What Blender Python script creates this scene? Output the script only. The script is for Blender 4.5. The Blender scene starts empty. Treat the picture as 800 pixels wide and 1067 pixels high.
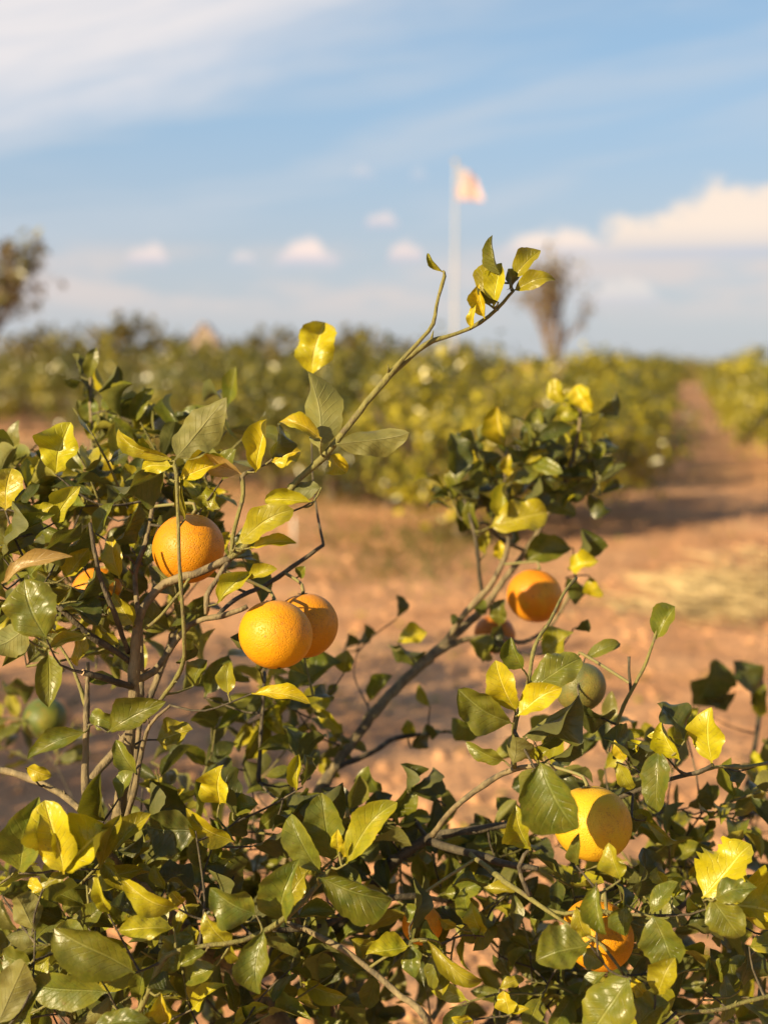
import bpy, math, random
import numpy as np
from mathutils import Vector, Matrix, Quaternion

sc = bpy.context.scene
COL = sc.collection
R = math.radians
# ------------------------------------------------------------------ camera
F = 1300.0                 # focal length in photo pixels (photo 800 x 1067)
EYE = 1.55
PITCH = math.atan((533.5 - 378.0) / F)
cam_d = bpy.data.cameras.new('camera')
cam = bpy.data.objects.new('camera', cam_d)
COL.objects.link(cam)
cam_d.sensor_fit = 'VERTICAL'
cam_d.sensor_height = 36.0
cam_d.lens = 36.0 * F / 1067.0
cam_d.clip_start = 0.05
cam_d.clip_end = 6000
cam.location = (0, 0, EYE)
cam.rotation_euler = (math.pi / 2 - PITCH, 0, 0)
cam_d.dof.use_dof = True
cam_d.dof.focus_distance = 1.27
cam_d.dof.aperture_fstop = 3.1
cam_d.dof.aperture_blades = 0
sc.camera = cam
FWD = Vector((0, math.cos(PITCH), -math.sin(PITCH)))
UP = Vector((0, math.sin(PITCH), math.cos(PITCH)))
RIGHT = Vector((1, 0, 0))
EYEV = Vector((0, 0, EYE))


def P(px, py, d):
    """point seen at photo pixel (px, py), d metres in front of the lens"""
    return EYEV + FWD * d + RIGHT * ((px - 400.0) / F * d) + UP * ((533.5 - py) / F * d)


# ------------------------------------------------------------------ light
SUN_EL, SUN_LEFT = 25.0, 47.0      # elevation; degrees to the left of straight behind the camera
ce = math.cos(R(SUN_EL))
SUN = Vector((-math.sin(R(SUN_LEFT)) * ce, -math.cos(R(SUN_LEFT)) * ce, math.sin(R(SUN_EL))))
sd = bpy.data.lights.new('sun', 'SUN')
sd.energy = 5.0
sd.angle = R(0.53)
sd.color = (1.0, 0.79, 0.46)
so = bpy.data.objects.new('sun', sd)
COL.objects.link(so)
so.rotation_euler = SUN.to_track_quat('Z', 'Y').to_euler()
so.location = (-6, -6, 8)

sc.view_settings.view_transform = 'Standard'
sc.view_settings.look = 'None'
sc.view_settings.exposure = 1.06
sc.view_settings.gamma = 1.0
sc.cycles.max_bounces = 7
sc.cycles.diffuse_bounces = 3
sc.cycles.glossy_bounces = 2
sc.cycles.transmission_bounces = 4
sc.cycles.transparent_max_bounces = 4
sc.cycles.use_denoising = True
sc.cycles.caustics_reflective = False
sc.cycles.caustics_refractive = False

# ------------------------------------------------------------------ node helper
class NT:
    def __init__(self, tree):
        self.t = tree
        self.n = tree.nodes
        self.l = tree.links

    def new(self, kind, **kw):
        nd = self.n.new(kind)
        for k, v in kw.items():
            setattr(nd, k, v)
        return nd

    def put(self, sock, v):
        if isinstance(v, (int, float)):
            sock.default_value = v
        elif isinstance(v, (tuple, list)):
            sock.default_value = tuple(v) if len(v) == len(sock.default_value) else (*v, 1.0)
        else:
            self.l.new(v, sock)

    def m(self, op, a, b=0.0, c=None, clamp=False):
        nd = self.new('ShaderNodeMath', operation=op, use_clamp=clamp)
        self.put(nd.inputs[0], a)
        self.put(nd.inputs[1], b)
        if c is not None:
            self.put(nd.inputs[2], c)
        return nd.outputs[0]

    def sstep(self, v, lo, hi, a=0.0, b=1.0):
        nd = self.new('ShaderNodeMapRange', interpolation_type='SMOOTHSTEP')
        self.put(nd.inputs[0], v)
        for k, x in enumerate((lo, hi, a, b)):
            self.put(nd.inputs[k + 1], x)
        return nd.outputs[0]

    def mix(self, f, a, b, mode='MIX'):
        nd = self.new('ShaderNodeMix', data_type='RGBA', blend_type=mode)
        self.put(nd.inputs[0], f)
        self.put(nd.inputs[6], a)
        self.put(nd.inputs[7], b)
        return nd.outputs[2]

    def vec(self, x, y, z=0.0):
        nd = self.new('ShaderNodeCombineXYZ')
        for k, v in enumerate((x, y, z)):
            self.put(nd.inputs[k], v)
        return nd.outputs[0]

    def noise(self, vec, scale, detail=3.0, rough=0.55, dist=0.0):
        nd = self.new('ShaderNodeTexNoise')
        if vec is not None:
            self.put(nd.inputs['Vector'], vec)
        self.put(nd.inputs['Scale'], scale)
        self.put(nd.inputs['Detail'], detail)
        self.put(nd.inputs['Roughness'], rough)
        self.put(nd.inputs['Distortion'], dist)
        return nd.outputs['Fac']

    def bump(self, h, strength, dist):
        nd = self.new('ShaderNodeBump')
        nd.inputs['Strength'].default_value = strength
        nd.inputs['Distance'].default_value = dist
        self.put(nd.inputs['Height'], h)
        return nd.outputs[0]


def material(name):
    m = bpy.data.materials.new(name)
    m.use_nodes = True
    n = NT(m.node_tree)
    b = m.node_tree.nodes['Principled BSDF']
    out = m.node_tree.nodes['Material Output']
    return m, n, b, out


# ------------------------------------------------------------------ sky with clouds
w = bpy.data.worlds.new('World')
sc.world = w
w.use_nodes = True
n = NT(w.node_tree)
bg = w.node_tree.nodes['Background']
sky = n.new('ShaderNodeTexSky', sky_type='NISHITA')
sky.sun_disc = False
sky.sun_elevation = R(SUN_EL)
sky.sun_rotation = math.atan2(SUN.x, SUN.y)
sky.air_density = 1.0
sky.dust_density = 0.6
sky.ozone_density = 2.0
tc = n.new('ShaderNodeTexCoord')
sep = n.new('ShaderNodeSeparateXYZ')
n.l.new(tc.outputs['Generated'], sep.inputs[0])
az = n.m('ARCTAN2', sep.outputs[0], sep.outputs[1])
el = n.m('ARCSINE', sep.outputs[2])


def A(px):
    return math.atan((px - 400.0) / F)


def E(py):
    return (378.0 - py) / F


def cumulus(x0, x1, ybot, ytop, seed, soft=0.012, puff=26.0, amp=0.6):
    """flat-bottomed heap cloud: an uneven top over a soft base"""
    c, hw = (A(x0) + A(x1)) / 2, (A(x1) - A(x0)) / 2
    u = n.m('DIVIDE', n.m('SUBTRACT', az, c), hw)
    dome = n.m('SUBTRACT', 1.0, n.m('MULTIPLY', u, u))
    nz = n.noise(n.vec(n.m('MULTIPLY', az, 1.0), n.m('MULTIPLY', el, 1.0), seed), puff, 5, 0.6)
    hgt = E(ytop) - E(ybot)
    v = n.m('DIVIDE', n.m('SUBTRACT', el, E(ybot)), hgt)          # 0 base, 1 top
    d = n.m('ADD', n.m('SUBTRACT', dome, n.m('MAXIMUM', v, 0.0)), n.m('MULTIPLY', n.m('SUBTRACT', nz, 0.5), amp * 2.6))
    top = n.sstep(d, 0.0, 0.34 if ytop < 215 and x0 > 0 and x1 > 900 else 0.55)
    base = n.sstep(v, -0.30, 0.25)
    return n.m('MULTIPLY', top, base), v


def layer(color, mask, cloud, strength=1.0):
    return n.mix(n.m('MULTIPLY', mask, strength), color, cloud)


K = 0.63 / 0.06                                 # the sky texture is scaled by 1/K in the Background below
def cc(r, g, b):
    return (r * K, g * K, b * K)

col = sky.outputs[0]
# a little whiter towards the horizon, thin veil
front = n.sstep(n.m('ABSOLUTE', az), 0.95, 0.55)
col = n.mix(n.m('MULTIPLY', front, n.sstep(el, 0.34, 0.02, 0.55, 0.88)), col, n.mix(n.sstep(el, 0.02, 0.24), cc(0.41, 0.435, 0.475), cc(0.27, 0.42, 0.58)))
# stretched high streaks (long thin cirrus)
st = n.noise(n.vec(n.m('MULTIPLY', n.m('ADD', az, n.m('MULTIPLY', el, -0.5)), 2.2), n.m('MULTIPLY', n.m('SUBTRACT', el, n.m('MULTIPLY', az, 0.14)), 16.0), 3.1), 1.6, 5, 0.55, 0.4)
stm = n.m('MULTIPLY', n.sstep(st, 0.42, 0.72), n.sstep(el, 0.03, 0.12))
col = layer(col, n.m('MULTIPLY', stm, front), cc(0.47, 0.505, 0.555), 0.55)
# the broad white band, upper left, rising to the right
line = n.m('SUBTRACT', el, n.m('MULTIPLY', n.m('ADD', az, 0.12), 0.26))      # sheared elevation
bn = n.noise(n.vec(n.m('MULTIPLY', az, 2.0), n.m('MULTIPLY', line, 9.0), 7.7), 2.2, 5, 0.6, 0.3)
lo = n.m('ADD', E(108), n.m('MULTIPLY', n.m('SUBTRACT', bn, 0.5), 0.07))
band = n.m('MULTIPLY', n.sstep(n.m('SUBTRACT', line, lo), -0.022, 0.055), n.m('MULTIPLY', front, n.sstep(az, 0.14, -0.16)))
wisp = n.noise(n.vec(n.m('MULTIPLY', n.m('ADD', az, el), 3.0), n.m('MULTIPLY', line, 30.0), 4.2), 1.8, 6, 0.62, 0.6)
band = n.m('MULTIPLY', band, n.sstep(wisp, 0.25, 0.60, 0.62, 1.0))
col = layer(col, band, cc(0.66, 0.625, 0.625), 0.95)
# warm low bank
lb = n.noise(n.vec(n.m('MULTIPLY', az, 5.0), n.m('MULTIPLY', el, 16.0), 1.7), 2.0, 4, 0.55)
lbm = n.m('MULTIPLY', n.sstep(lb, 0.34, 0.62), n.m('MULTIPLY', n.sstep(el, E(350), E(305)), n.sstep(el, E(248), E(285))))
col = layer(col, lbm, cc(0.58, 0.515, 0.49), 0.8)
for (x0, x1, yb, yt, sdn, pf, am, stg, cl) in (
        (575, 1010, 272, 196, 0.4, 30, 0.62, 0.95, (0.78, 0.65, 0.54)),
        (505, 640, 268, 236, 5.1, 42, 0.5, 0.95, (0.78, 0.65, 0.56)),
        (284, 358, 276, 246, 9.3, 50, 0.45, 1.0, (0.78, 0.64, 0.58)),
        (400, 446, 274, 248, 2.3, 55, 0.5, 0.85, (0.74, 0.61, 0.56)),
        (376, 418, 240, 221, 4.6, 60, 0.6, 0.8, (0.68, 0.59, 0.57)),
        (130, 186, 278, 255, 6.8, 55, 0.6, 0.9, (0.72, 0.61, 0.57)),
        (240, 272, 277, 260, 8.1, 70, 0.6, 0.65, (0.68, 0.60, 0.57)),
        (360, 394, 192, 176, 3.9, 70, 0.7, 0.35, (0.62, 0.58, 0.58)),
        (424, 448, 194, 178, 7.2, 75, 0.7, 0.3, (0.62, 0.58, 0.58)),
        (590, 700, 318, 286, 1.2, 45, 0.7, 0.55, (0.72, 0.63, 0.57)),
        (-420, -80, 250, 150, 2.8, 24, 0.5, 0.9, (0.78, 0.68, 0.6)),
        (1150, 1600, 260, 120, 6.1, 20, 0.5, 0.9, (0.82, 0.70, 0.6))):
    mk, v = cumulus(x0, x1, yb, yt, sdn, puff=pf, amp=am)
    body = n.mix(n.sstep(v, -0.05, 0.45), cc(cl[0] * 0.72, cl[1] * 0.80, cl[2] * 0.95), cc(*cl))
    col = layer(col, mk, body, stg)
# grey-blue underside streak beneath the big bank
us = n.m('MULTIPLY', n.m('MULTIPLY', n.sstep(el, E(278), E(272)), n.sstep(el, E(262), E(268))), n.sstep(az, A(600), A(680)))
col = layer(col, us, cc(0.42, 0.46, 0.54), 0.55)
n.l.new(col, bg.inputs['Color'])
bg.inputs['Strength'].default_value = 0.06

# ------------------------------------------------------------------ materials
def leaf_material(name, veins=True):
    m, n, b, out = material(name)
    a1 = n.new('ShaderNodeAttribute', attribute_name='tint')
    a2 = n.new('ShaderNodeAttribute', attribute_name='tint2')
    geo = n.new('ShaderNodeNewGeometry')
    pos = n.new('ShaderNodeTexCoord').outputs['Object']
    big = n.noise(pos, 48.0, 3, 0.6)
    mott = n.sstep(big, 0.40, 0.64)
    uv = n.new('ShaderNodeUVMap')
    sp = n.new('ShaderNodeSeparateXYZ')
    n.l.new(uv.outputs[0], sp.inputs[0])
    au = n.m('ABSOLUTE', n.m('MULTIPLY', n.m('SUBTRACT', sp.outputs[0], 0.5), 2.0))
    ph = n.m('FRACT', n.m('SUBTRACT', n.m('MULTIPLY', sp.outputs[1], 9.0), n.m('MULTIPLY', n.m('POWER', au, 0.8), 2.4)))
    tri = n.m('ABSOLUTE', n.m('SUBTRACT', ph, 0.5))                    # 0 on a side vein
    side = n.m('MULTIPLY', n.sstep(tri, 0.09, 0.0), n.sstep(au, 1.0, 0.5))
    mid = n.sstep(au, 0.075, 0.02)
    vein = n.m('MAXIMUM', mid, n.m('MULTIPLY', side, 0.45))
    # colour: tint -> tint2 in blotches, tint2 stronger between the veins and on the rim
    rim = n.sstep(au, 0.72, 1.0, 0.0, 0.45)
    f = n.m('ADD', n.m('MULTIPLY', mott, 0.75), rim, clamp=True)
    c = n.mix(f, a1.outputs['Color'], a2.outputs['Color'])
    hs = n.new('ShaderNodeHueSaturation')
    hs.inputs['Saturation'].default_value = 0.85
    hs.inputs['Value'].default_value = 1.7
    n.l.new(c, hs.inputs['Color'])
    c = n.mix(n.m('MULTIPLY', vein, 0.7), c, hs.outputs[0])
    # pinprick blemishes
    sp2 = n.noise(pos, 420.0, 2, 0.5)
    c = n.mix(n.sstep(sp2, 0.66, 0.74, 0.0, 0.6), c, (0.10, 0.055, 0.02))
    # dead brown patches here and there, mostly near the margin
    dead = n.m('MULTIPLY', n.sstep(n.noise(pos, 30.0, 4, 0.65), 0.67, 0.73), n.sstep(au, 0.4, 0.9))
    c = n.mix(n.m('MULTIPLY', dead, 0.8), c, (0.19, 0.105, 0.035))
    sp3 = n.noise(pos, 130.0, 3, 0.6)
    c = n.mix(n.sstep(sp3, 0.3, 0.75, 0.0, 0.30), c, n.mix(0.5, c, (0.20, 0.14, 0.04)))
    back = n.mix(0.30, c, (0.15, 0.145, 0.04))
    c = n.mix(geo.outputs['Backfacing'], c, back)
    hgt = n.m('ADD', n.m('MULTIPLY', vein, -0.8), n.m('ADD', n.m('MULTIPLY', n.noise(pos, 85.0, 3, 0.5), 1.2), n.m('MULTIPLY', n.noise(pos, 700.0, 2, 0.5), 0.12)))
    n.l.new(n.bump(hgt, 0.75, 0.0016), b.inputs['Normal'])
    n.l.new(c, b.inputs['Base Color'])
    n.put(b.inputs['Roughness'], n.m('ADD', n.m('MULTIPLY', n.noise(pos, 60, 3), 0.30), n.m('ADD', 0.22, n.m('MULTIPLY', geo.outputs['Backfacing'], 0.25))))
    b.inputs['Specular IOR Level'].default_value = 0.45
    tr = n.new('ShaderNodeBsdfTranslucent')
    n.l.new(n.mix(0.35, c, (0.42, 0.40, 0.03)), tr.inputs['Color'])
    mx = n.new('ShaderNodeMixShader')
    mx.inputs[0].default_value = 0.22
    n.l.new(b.outputs[0], mx.inputs[1])
    n.l.new(tr.outputs[0], mx.inputs[2])
    n.l.new(mx.outputs[0], out.inputs['Surface'])
    return m


def crown_material(name):
    m, n, b, out = material(name)
    a1 = n.new('ShaderNodeAttribute', attribute_name='tint')
    geo = n.new('ShaderNodeNewGeometry')
    c = n.mix(n.m('MULTIPLY', geo.outputs['Backfacing'], 0.35), a1.outputs['Color'], (0.15, 0.15, 0.06))
    n.l.new(c, b.inputs['Base Color'])
    b.inputs['Roughness'].default_value = 0.30
    b.inputs['Specular IOR Level'].default_value = 0.6
    tr = n.new('ShaderNodeBsdfTranslucent')
    n.l.new(n.mix(0.3, c, (0.40, 0.36, 0.02)), tr.inputs['Color'])
    mx = n.new('ShaderNodeMixShader')
    mx.inputs[0].default_value = 0.25
    n.l.new(b.outputs[0], mx.inputs[1])
    n.l.new(tr.outputs[0], mx.inputs[2])
    n.l.new(mx.outputs[0], out.inputs['Surface'])
    return m


def bark_material(name, c1, c2, c3, scale=90.0):
    m, n, b, out = material(name)
    pos = n.new('ShaderNodeTexCoord').outputs['Object']
    mp = n.new('ShaderNodeMapping')
    n.l.new(pos, mp.inputs[0])
    mp.inputs['Scale'].default_value = (1, 1, 0.35)
    a = n.noise(mp.outputs[0], scale, 4, 0.65)
    d = n.noise(mp.outputs[0], scale * 4, 3, 0.6)
    c = n.mix(n.sstep(a, 0.35, 0.65), c1, c2)
    c = n.mix(n.sstep(n.noise(pos, scale * 0.45, 3), 0.52, 0.68), c, c3)
    c = n.mix(n.sstep(d, 0.6, 0.75, 0, 0.6), c, (c1[0] * 0.35, c1[1] * 0.35, c1[2] * 0.35))
    n.l.new(c, b.inputs['Base Color'])
    b.inputs['Roughness'].default_value = 0.8
    n.l.new(n.bump(n.m('ADD', a, n.m('MULTIPLY', d, 0.5)), 0.8, 0.0025), b.inputs['Normal'])
    return m


def plain_material(name, c, rough=0.6, c2=None, scale=20.0, bump=0.0):
    m, n, b, out = material(name)
    pos = n.new('ShaderNodeTexCoord').outputs['Object']
    c2 = c2 or tuple(x * 0.8 for x in c)
    a = n.noise(pos, scale, 4, 0.6)
    n.l.new(n.mix(n.sstep(a, 0.35, 0.65), c, c2), b.inputs['Base Color'])
    b.inputs['Roughness'].default_value = rough
    if bump:
        n.l.new(n.bump(a, 0.6, bump), b.inputs['Normal'])
    return m


M = {}
M['leaf'] = leaf_material('citrus_leaf')
M['crown'] = crown_material('crown_leaf')
M['bark'] = bark_material('citrus_bark', (0.13, 0.097, 0.05), (0.22, 0.17, 0.085), (0.075, 0.06, 0.036))
M['twig'] = bark_material('green_twig', (0.13, 0.12, 0.032), (0.19, 0.17, 0.045), (0.12, 0.095, 0.045), 160)
M['dark_twig'] = bark_material('dark_twig', (0.042, 0.033, 0.02), (0.07, 0.055, 0.032), (0.13, 0.105, 0.06), 130)
M['cut'] = plain_material('cut_wood', (0.50, 0.33, 0.19), 0.8, (0.38, 0.24, 0.14), 300)
M['far_bark'] = plain_material('far_bark', (0.16, 0.11, 0.075), 0.9, (0.22, 0.16, 0.11), 6)
M['white_pipe'] = plain_material('white_pipe', (0.75, 0.74, 0.70), 0.5)
M['pole'] = plain_material('pole_paint', (0.50, 0.48, 0.48), 0.5)
M['gold'] = plain_material('gold_ball', (0.60, 0.42, 0.12), 0.3)
M['flag_red'] = plain_material('flag_red', (0.54, 0.28, 0.26), 0.8)
M['flag_white'] = plain_material('flag_white', (0.60, 0.50, 0.47), 0.8)
M['flag_blue'] = plain_material('flag_blue', (0.40, 0.38, 0.44), 0.8)  # faded flag tints, lightened further so the colours carry the overexposed glare
M['shed_wall'] = plain_material('shed_wall', (0.42, 0.33, 0.27), 0.8)
M['shed_roof'] = plain_material('shed_roof', (0.60, 0.47, 0.38), 0.7)
M['straw'] = plain_material('straw', (0.55, 0.42, 0.22), 0.8, (0.42, 0.31, 0.15), 12)
M['calyx'] = plain_material('calyx_green', (0.16, 0.17, 0.05), 0.7, (0.20, 0.15, 0.06), 300)

# soil
def soil_material():
    m, n, b, out = material('sandy_soil')
    pos = n.new('ShaderNodeTexCoord').outputs['Object']
    big = n.noise(pos, 0.28, 4, 0.6)
    mid_ = n.noise(pos, 1.6, 5, 0.62)
    fin = n.noise(pos, 14.0, 5, 0.65)
    c = n.mix(n.sstep(mid_, 0.36, 0.66), (0.43, 0.215, 0.105), (0.57, 0.31, 0.16))
    c = n.mix(n.sstep(big, 0.48, 0.66, 0, 0.6), c, (0.60, 0.37, 0.215))
    c = n.mix(n.sstep(fin, 0.52, 0.72, 0, 0.55), c, (0.27, 0.15, 0.085))
    wd = n.m('MULTIPLY', n.sstep(n.noise(pos, 0.7, 5, 0.7), 0.54, 0.66), n.sstep(fin, 0.3, 0.6))
    c = n.mix(n.m('MULTIPLY', wd, 0.6), c, (0.25, 0.20, 0.075))
    n.l.new(c, b.inputs['Base Color'])
    b.inputs['Roughness'].default_value = 0.95
    b.inputs['Specular IOR Level'].default_value = 0.15
    h = n.m('ADD', n.m('MULTIPLY', mid_, 0.24), n.m('ADD', n.m('MULTIPLY', fin, 0.05), n.m('MULTIPLY', n.noise(pos, 60, 4), 0.012)))
    n.l.new(n.bump(h, 0.9, 1.0), b.inputs['Normal'])
    return m
M['soil'] = soil_material()


def peel_material():
    m, n, b, out = material('orange_peel')
    ca = n.new('ShaderNodeAttribute', attribute_name='tint')
    cb = n.new('ShaderNodeAttribute', attribute_name='tint2')
    pos = n.new('ShaderNodeTexCoord').outputs['Object']
    a = n.noise(pos, 26.0, 4, 0.6)
    c = n.mix(n.sstep(a, 0.42, 0.66), ca.outputs['Color'], cb.outputs['Color'])
    c = n.mix(n.sstep(n.noise(pos, 15.0, 3, 0.55), 0.52, 0.76, 0, 0.3), c, (0.38, 0.27, 0.012))
    c = n.mix(n.sstep(n.noise(pos, 70.0, 4, 0.7), 0.57, 0.74, 0, 0.45), c, (0.40, 0.15, 0.02))
    # rind blemishes: thin brown scratches and specks
    wv = n.noise(pos, 38.0, 5, 0.7, 1.6)
    scr = n.m('MULTIPLY', n.sstep(n.m('ABSOLUTE', n.m('SUBTRACT', wv, 0.5)), 0.012, 0.0), n.sstep(n.noise(pos, 22.0, 2), 0.52, 0.6))
    c = n.mix(n.m('MULTIPLY', scr, 0.85), c, (0.20, 0.085, 0.02))
    c = n.mix(n.sstep(n.noise(pos, 240.0, 2), 0.70, 0.76, 0, 0.6), c, (0.24, 0.10, 0.02))
    n.l.new(c, b.inputs['Base Color'])
    vor = n.new('ShaderNodeTexVoronoi')
    vor.inputs['Scale'].default_value = 520.0
    n.l.new(pos, vor.inputs['Vector'])
    h = n.m('ADD', n.sstep(vor.outputs['Distance'], 0.0, 0.5), n.m('MULTIPLY', n.noise(pos, 55, 3), 1.6))
    n.l.new(n.bump(h, 0.5, 0.0011), b.inputs['Normal'])
    b.inputs['Roughness'].default_value = 0.47
    b.inputs['Specular IOR Level'].default_value = 0.30
    b.inputs['Subsurface Weight'].default_value = 0.05
    b.inputs['Subsurface Radius'].default_value = (0.006, 0.003, 0.001)
    return m
M['peel'] = peel_material()

# ------------------------------------------------------------------ mesh collecting
class MB:
    def __init__(self):
        self.v, self.f, self.mi, self.uv, self.c1, self.c2 = [], [], [], [], [], []

    def add(self, verts, faces, mi=0, uvs=None, c1=(0.2, 0.2, 0.1), c2=None):
        o = len(self.v)
        self.v += [tuple(p) for p in verts]
        self.f += [tuple(i + o for i in f) for f in faces]
        self.mi += [mi] * len(faces)
        self.uv += list(uvs) if uvs is not None else [(0.3, 0.5)] * len(verts)
        self.c1 += [c1] * len(verts)
        self.c2 += [c2 or c1] * len(verts)

    def tube(self, pts, rads, sides=7, mi=0, cap=True, c1=(0.2, 0.18, 0.08), jit=0.0, rng=random):
        pts = [Vector(p) for p in pts]
        vs, fs = [], []
        ref = Vector((0.31, 0.22, 0.93)).normalized()
        prev = None
        N = len(pts)
        for i, p in enumerate(pts):
            t = (pts[min(i + 1, N - 1)] - pts[max(i - 1, 0)]).normalized()
            x = (prev - t * prev.dot(t)) if prev else t.cross(ref)
            if x.length < 1e-5:
                x = t.cross(Vector((1, 0, 0)))
            x.normalize()
            prev = x
            y = t.cross(x)
            for k in range(sides):
                a = 2 * math.pi * k / sides
                r = rads[i] * (1 + (rng.uniform(-jit, jit) if jit else 0))
                vs.append(p + (x * math.cos(a) + y * math.sin(a)) * r)
        for i in range(N - 1):
            for k in range(sides):
                k2 = (k + 1) % sides
                fs.append((i * sides + k, i * sides + k2, (i + 1) * sides + k2, (i + 1) * sides + k))
        if cap:
            fs.append(tuple(range(sides))[::-1])
            fs.append(tuple((N - 1) * sides + k for k in range(sides)))
        self.add(vs, fs, mi, None, c1)

    def build(self, name, mats, parent=None, smooth=True, loc=None):
        me = bpy.data.meshes.new(name)
        loc = Vector(loc) if loc is not None else (parent.location.copy() if parent else Vector())
        me.from_pydata([(v[0] - loc[0], v[1] - loc[1], v[2] - loc[2]) for v in self.v], [], self.f)
        mats = mats if isinstance(mats, (list, tuple)) else [mats]
        for m_ in mats:
            me.materials.append(m_)
        me.polygons.foreach_set('material_index', self.mi)
        me.polygons.foreach_set('use_smooth', [smooth] * len(self.f))
        li = np.empty(len(me.loops), dtype=np.int32)
        me.loops.foreach_get('vertex_index', li)
        uvl = me.uv_layers.new(name='UVMap')
        uvl.data.foreach_set('uv', np.asarray(self.uv, dtype=np.float32)[li].ravel())
        for nm, c in (('tint', self.c1), ('tint2', self.c2)):
            at = me.attributes.new(nm, 'FLOAT_COLOR', 'POINT')
            arr = np.ones((len(self.v), 4), dtype=np.float32)
            arr[:, :3] = np.asarray(c, dtype=np.float32)
            at.data.foreach_set('color', arr.ravel())
        me.update()
        o = bpy.data.objects.new(name, me)
        COL.objects.link(o)
        if parent:
            o.parent = parent
        else:
            o.location = loc
        return o


def tag(o, label=None, cat=None, group=None, kind=None):
    for k, v in (('label', label), ('category', cat), ('group', group), ('kind', kind)):
        if v:
            o[k] = v
    return o


def empty(name, loc, label, cat, group=None):
    o = bpy.data.objects.new(name, None)
    o.empty_display_size = 0.1
    o.location = loc
    COL.objects.link(o)
    return tag(o, label, cat, group)


def smooth_path(pts, rads, step=0.012):
    """Catmull-Rom through the points"""
    out, ro = [], []
    n_ = len(pts)
    for i in range(n_ - 1):
        p0, p1, p2, p3 = pts[max(i - 1, 0)], pts[i], pts[i + 1], pts[min(i + 2, n_ - 1)]
        k = max(2, int((p2 - p1).length / step))
        for j in range(k):
            t = j / k
            out.append(0.5 * ((2 * p1) + (p2 - p0) * t + (2 * p0 - 5 * p1 + 4 * p2 - p3) * t * t + (3 * p1 - p0 - 3 * p2 + p3) * t ** 3))
            ro.append(rads[i] * (1 - t) + rads[i + 1] * t)
    out.append(pts[-1])
    ro.append(rads[-1])
    return out, ro


# ------------------------------------------------------------------ ground
gm = MB()
xs = [-2500, -400, -80, -40, -20, -10, 0, 10, 20, 40, 80, 400, 2500]
ys = [-2500, -400, -60, -20, -5, 5, 15, 25, 40, 70, 120, 400, 3000]
gm.add([(x, y, 0) for y in ys for x in xs],
       [(j * 13 + i, j * 13 + i + 1, (j + 1) * 13 + i + 1, (j + 1) * 13 + i) for j in range(12) for i in range(12)])
gr = gm.build('ground', M['soil'])
gr['kind'] = 'structure'

# ------------------------------------------------------------------ leaves
rng = random.Random(11)
PAL = {                       # tint, tint2
    'Y': ((0.39, 0.32, 0.006), (0.33, 0.30, 0.010)),
    'y': ((0.22, 0.205, 0.009), (0.30, 0.26, 0.010)),
    'g': ((0.094, 0.112, 0.012), (0.150, 0.150, 0.012)),
    'd': ((0.038, 0.052, 0.010), (0.062, 0.074, 0.011)),  # dark green; the low tint also stands in for shade on turned-away leaves
    'p': ((0.125, 0.128, 0.030), (0.165, 0.155, 0.03)),
    'o': ((0.38, 0.24, 0.085), (0.30, 0.19, 0.05)),
}


def jitter(c, k):
    return tuple(max(0.002, x * k) for x in c)


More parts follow.
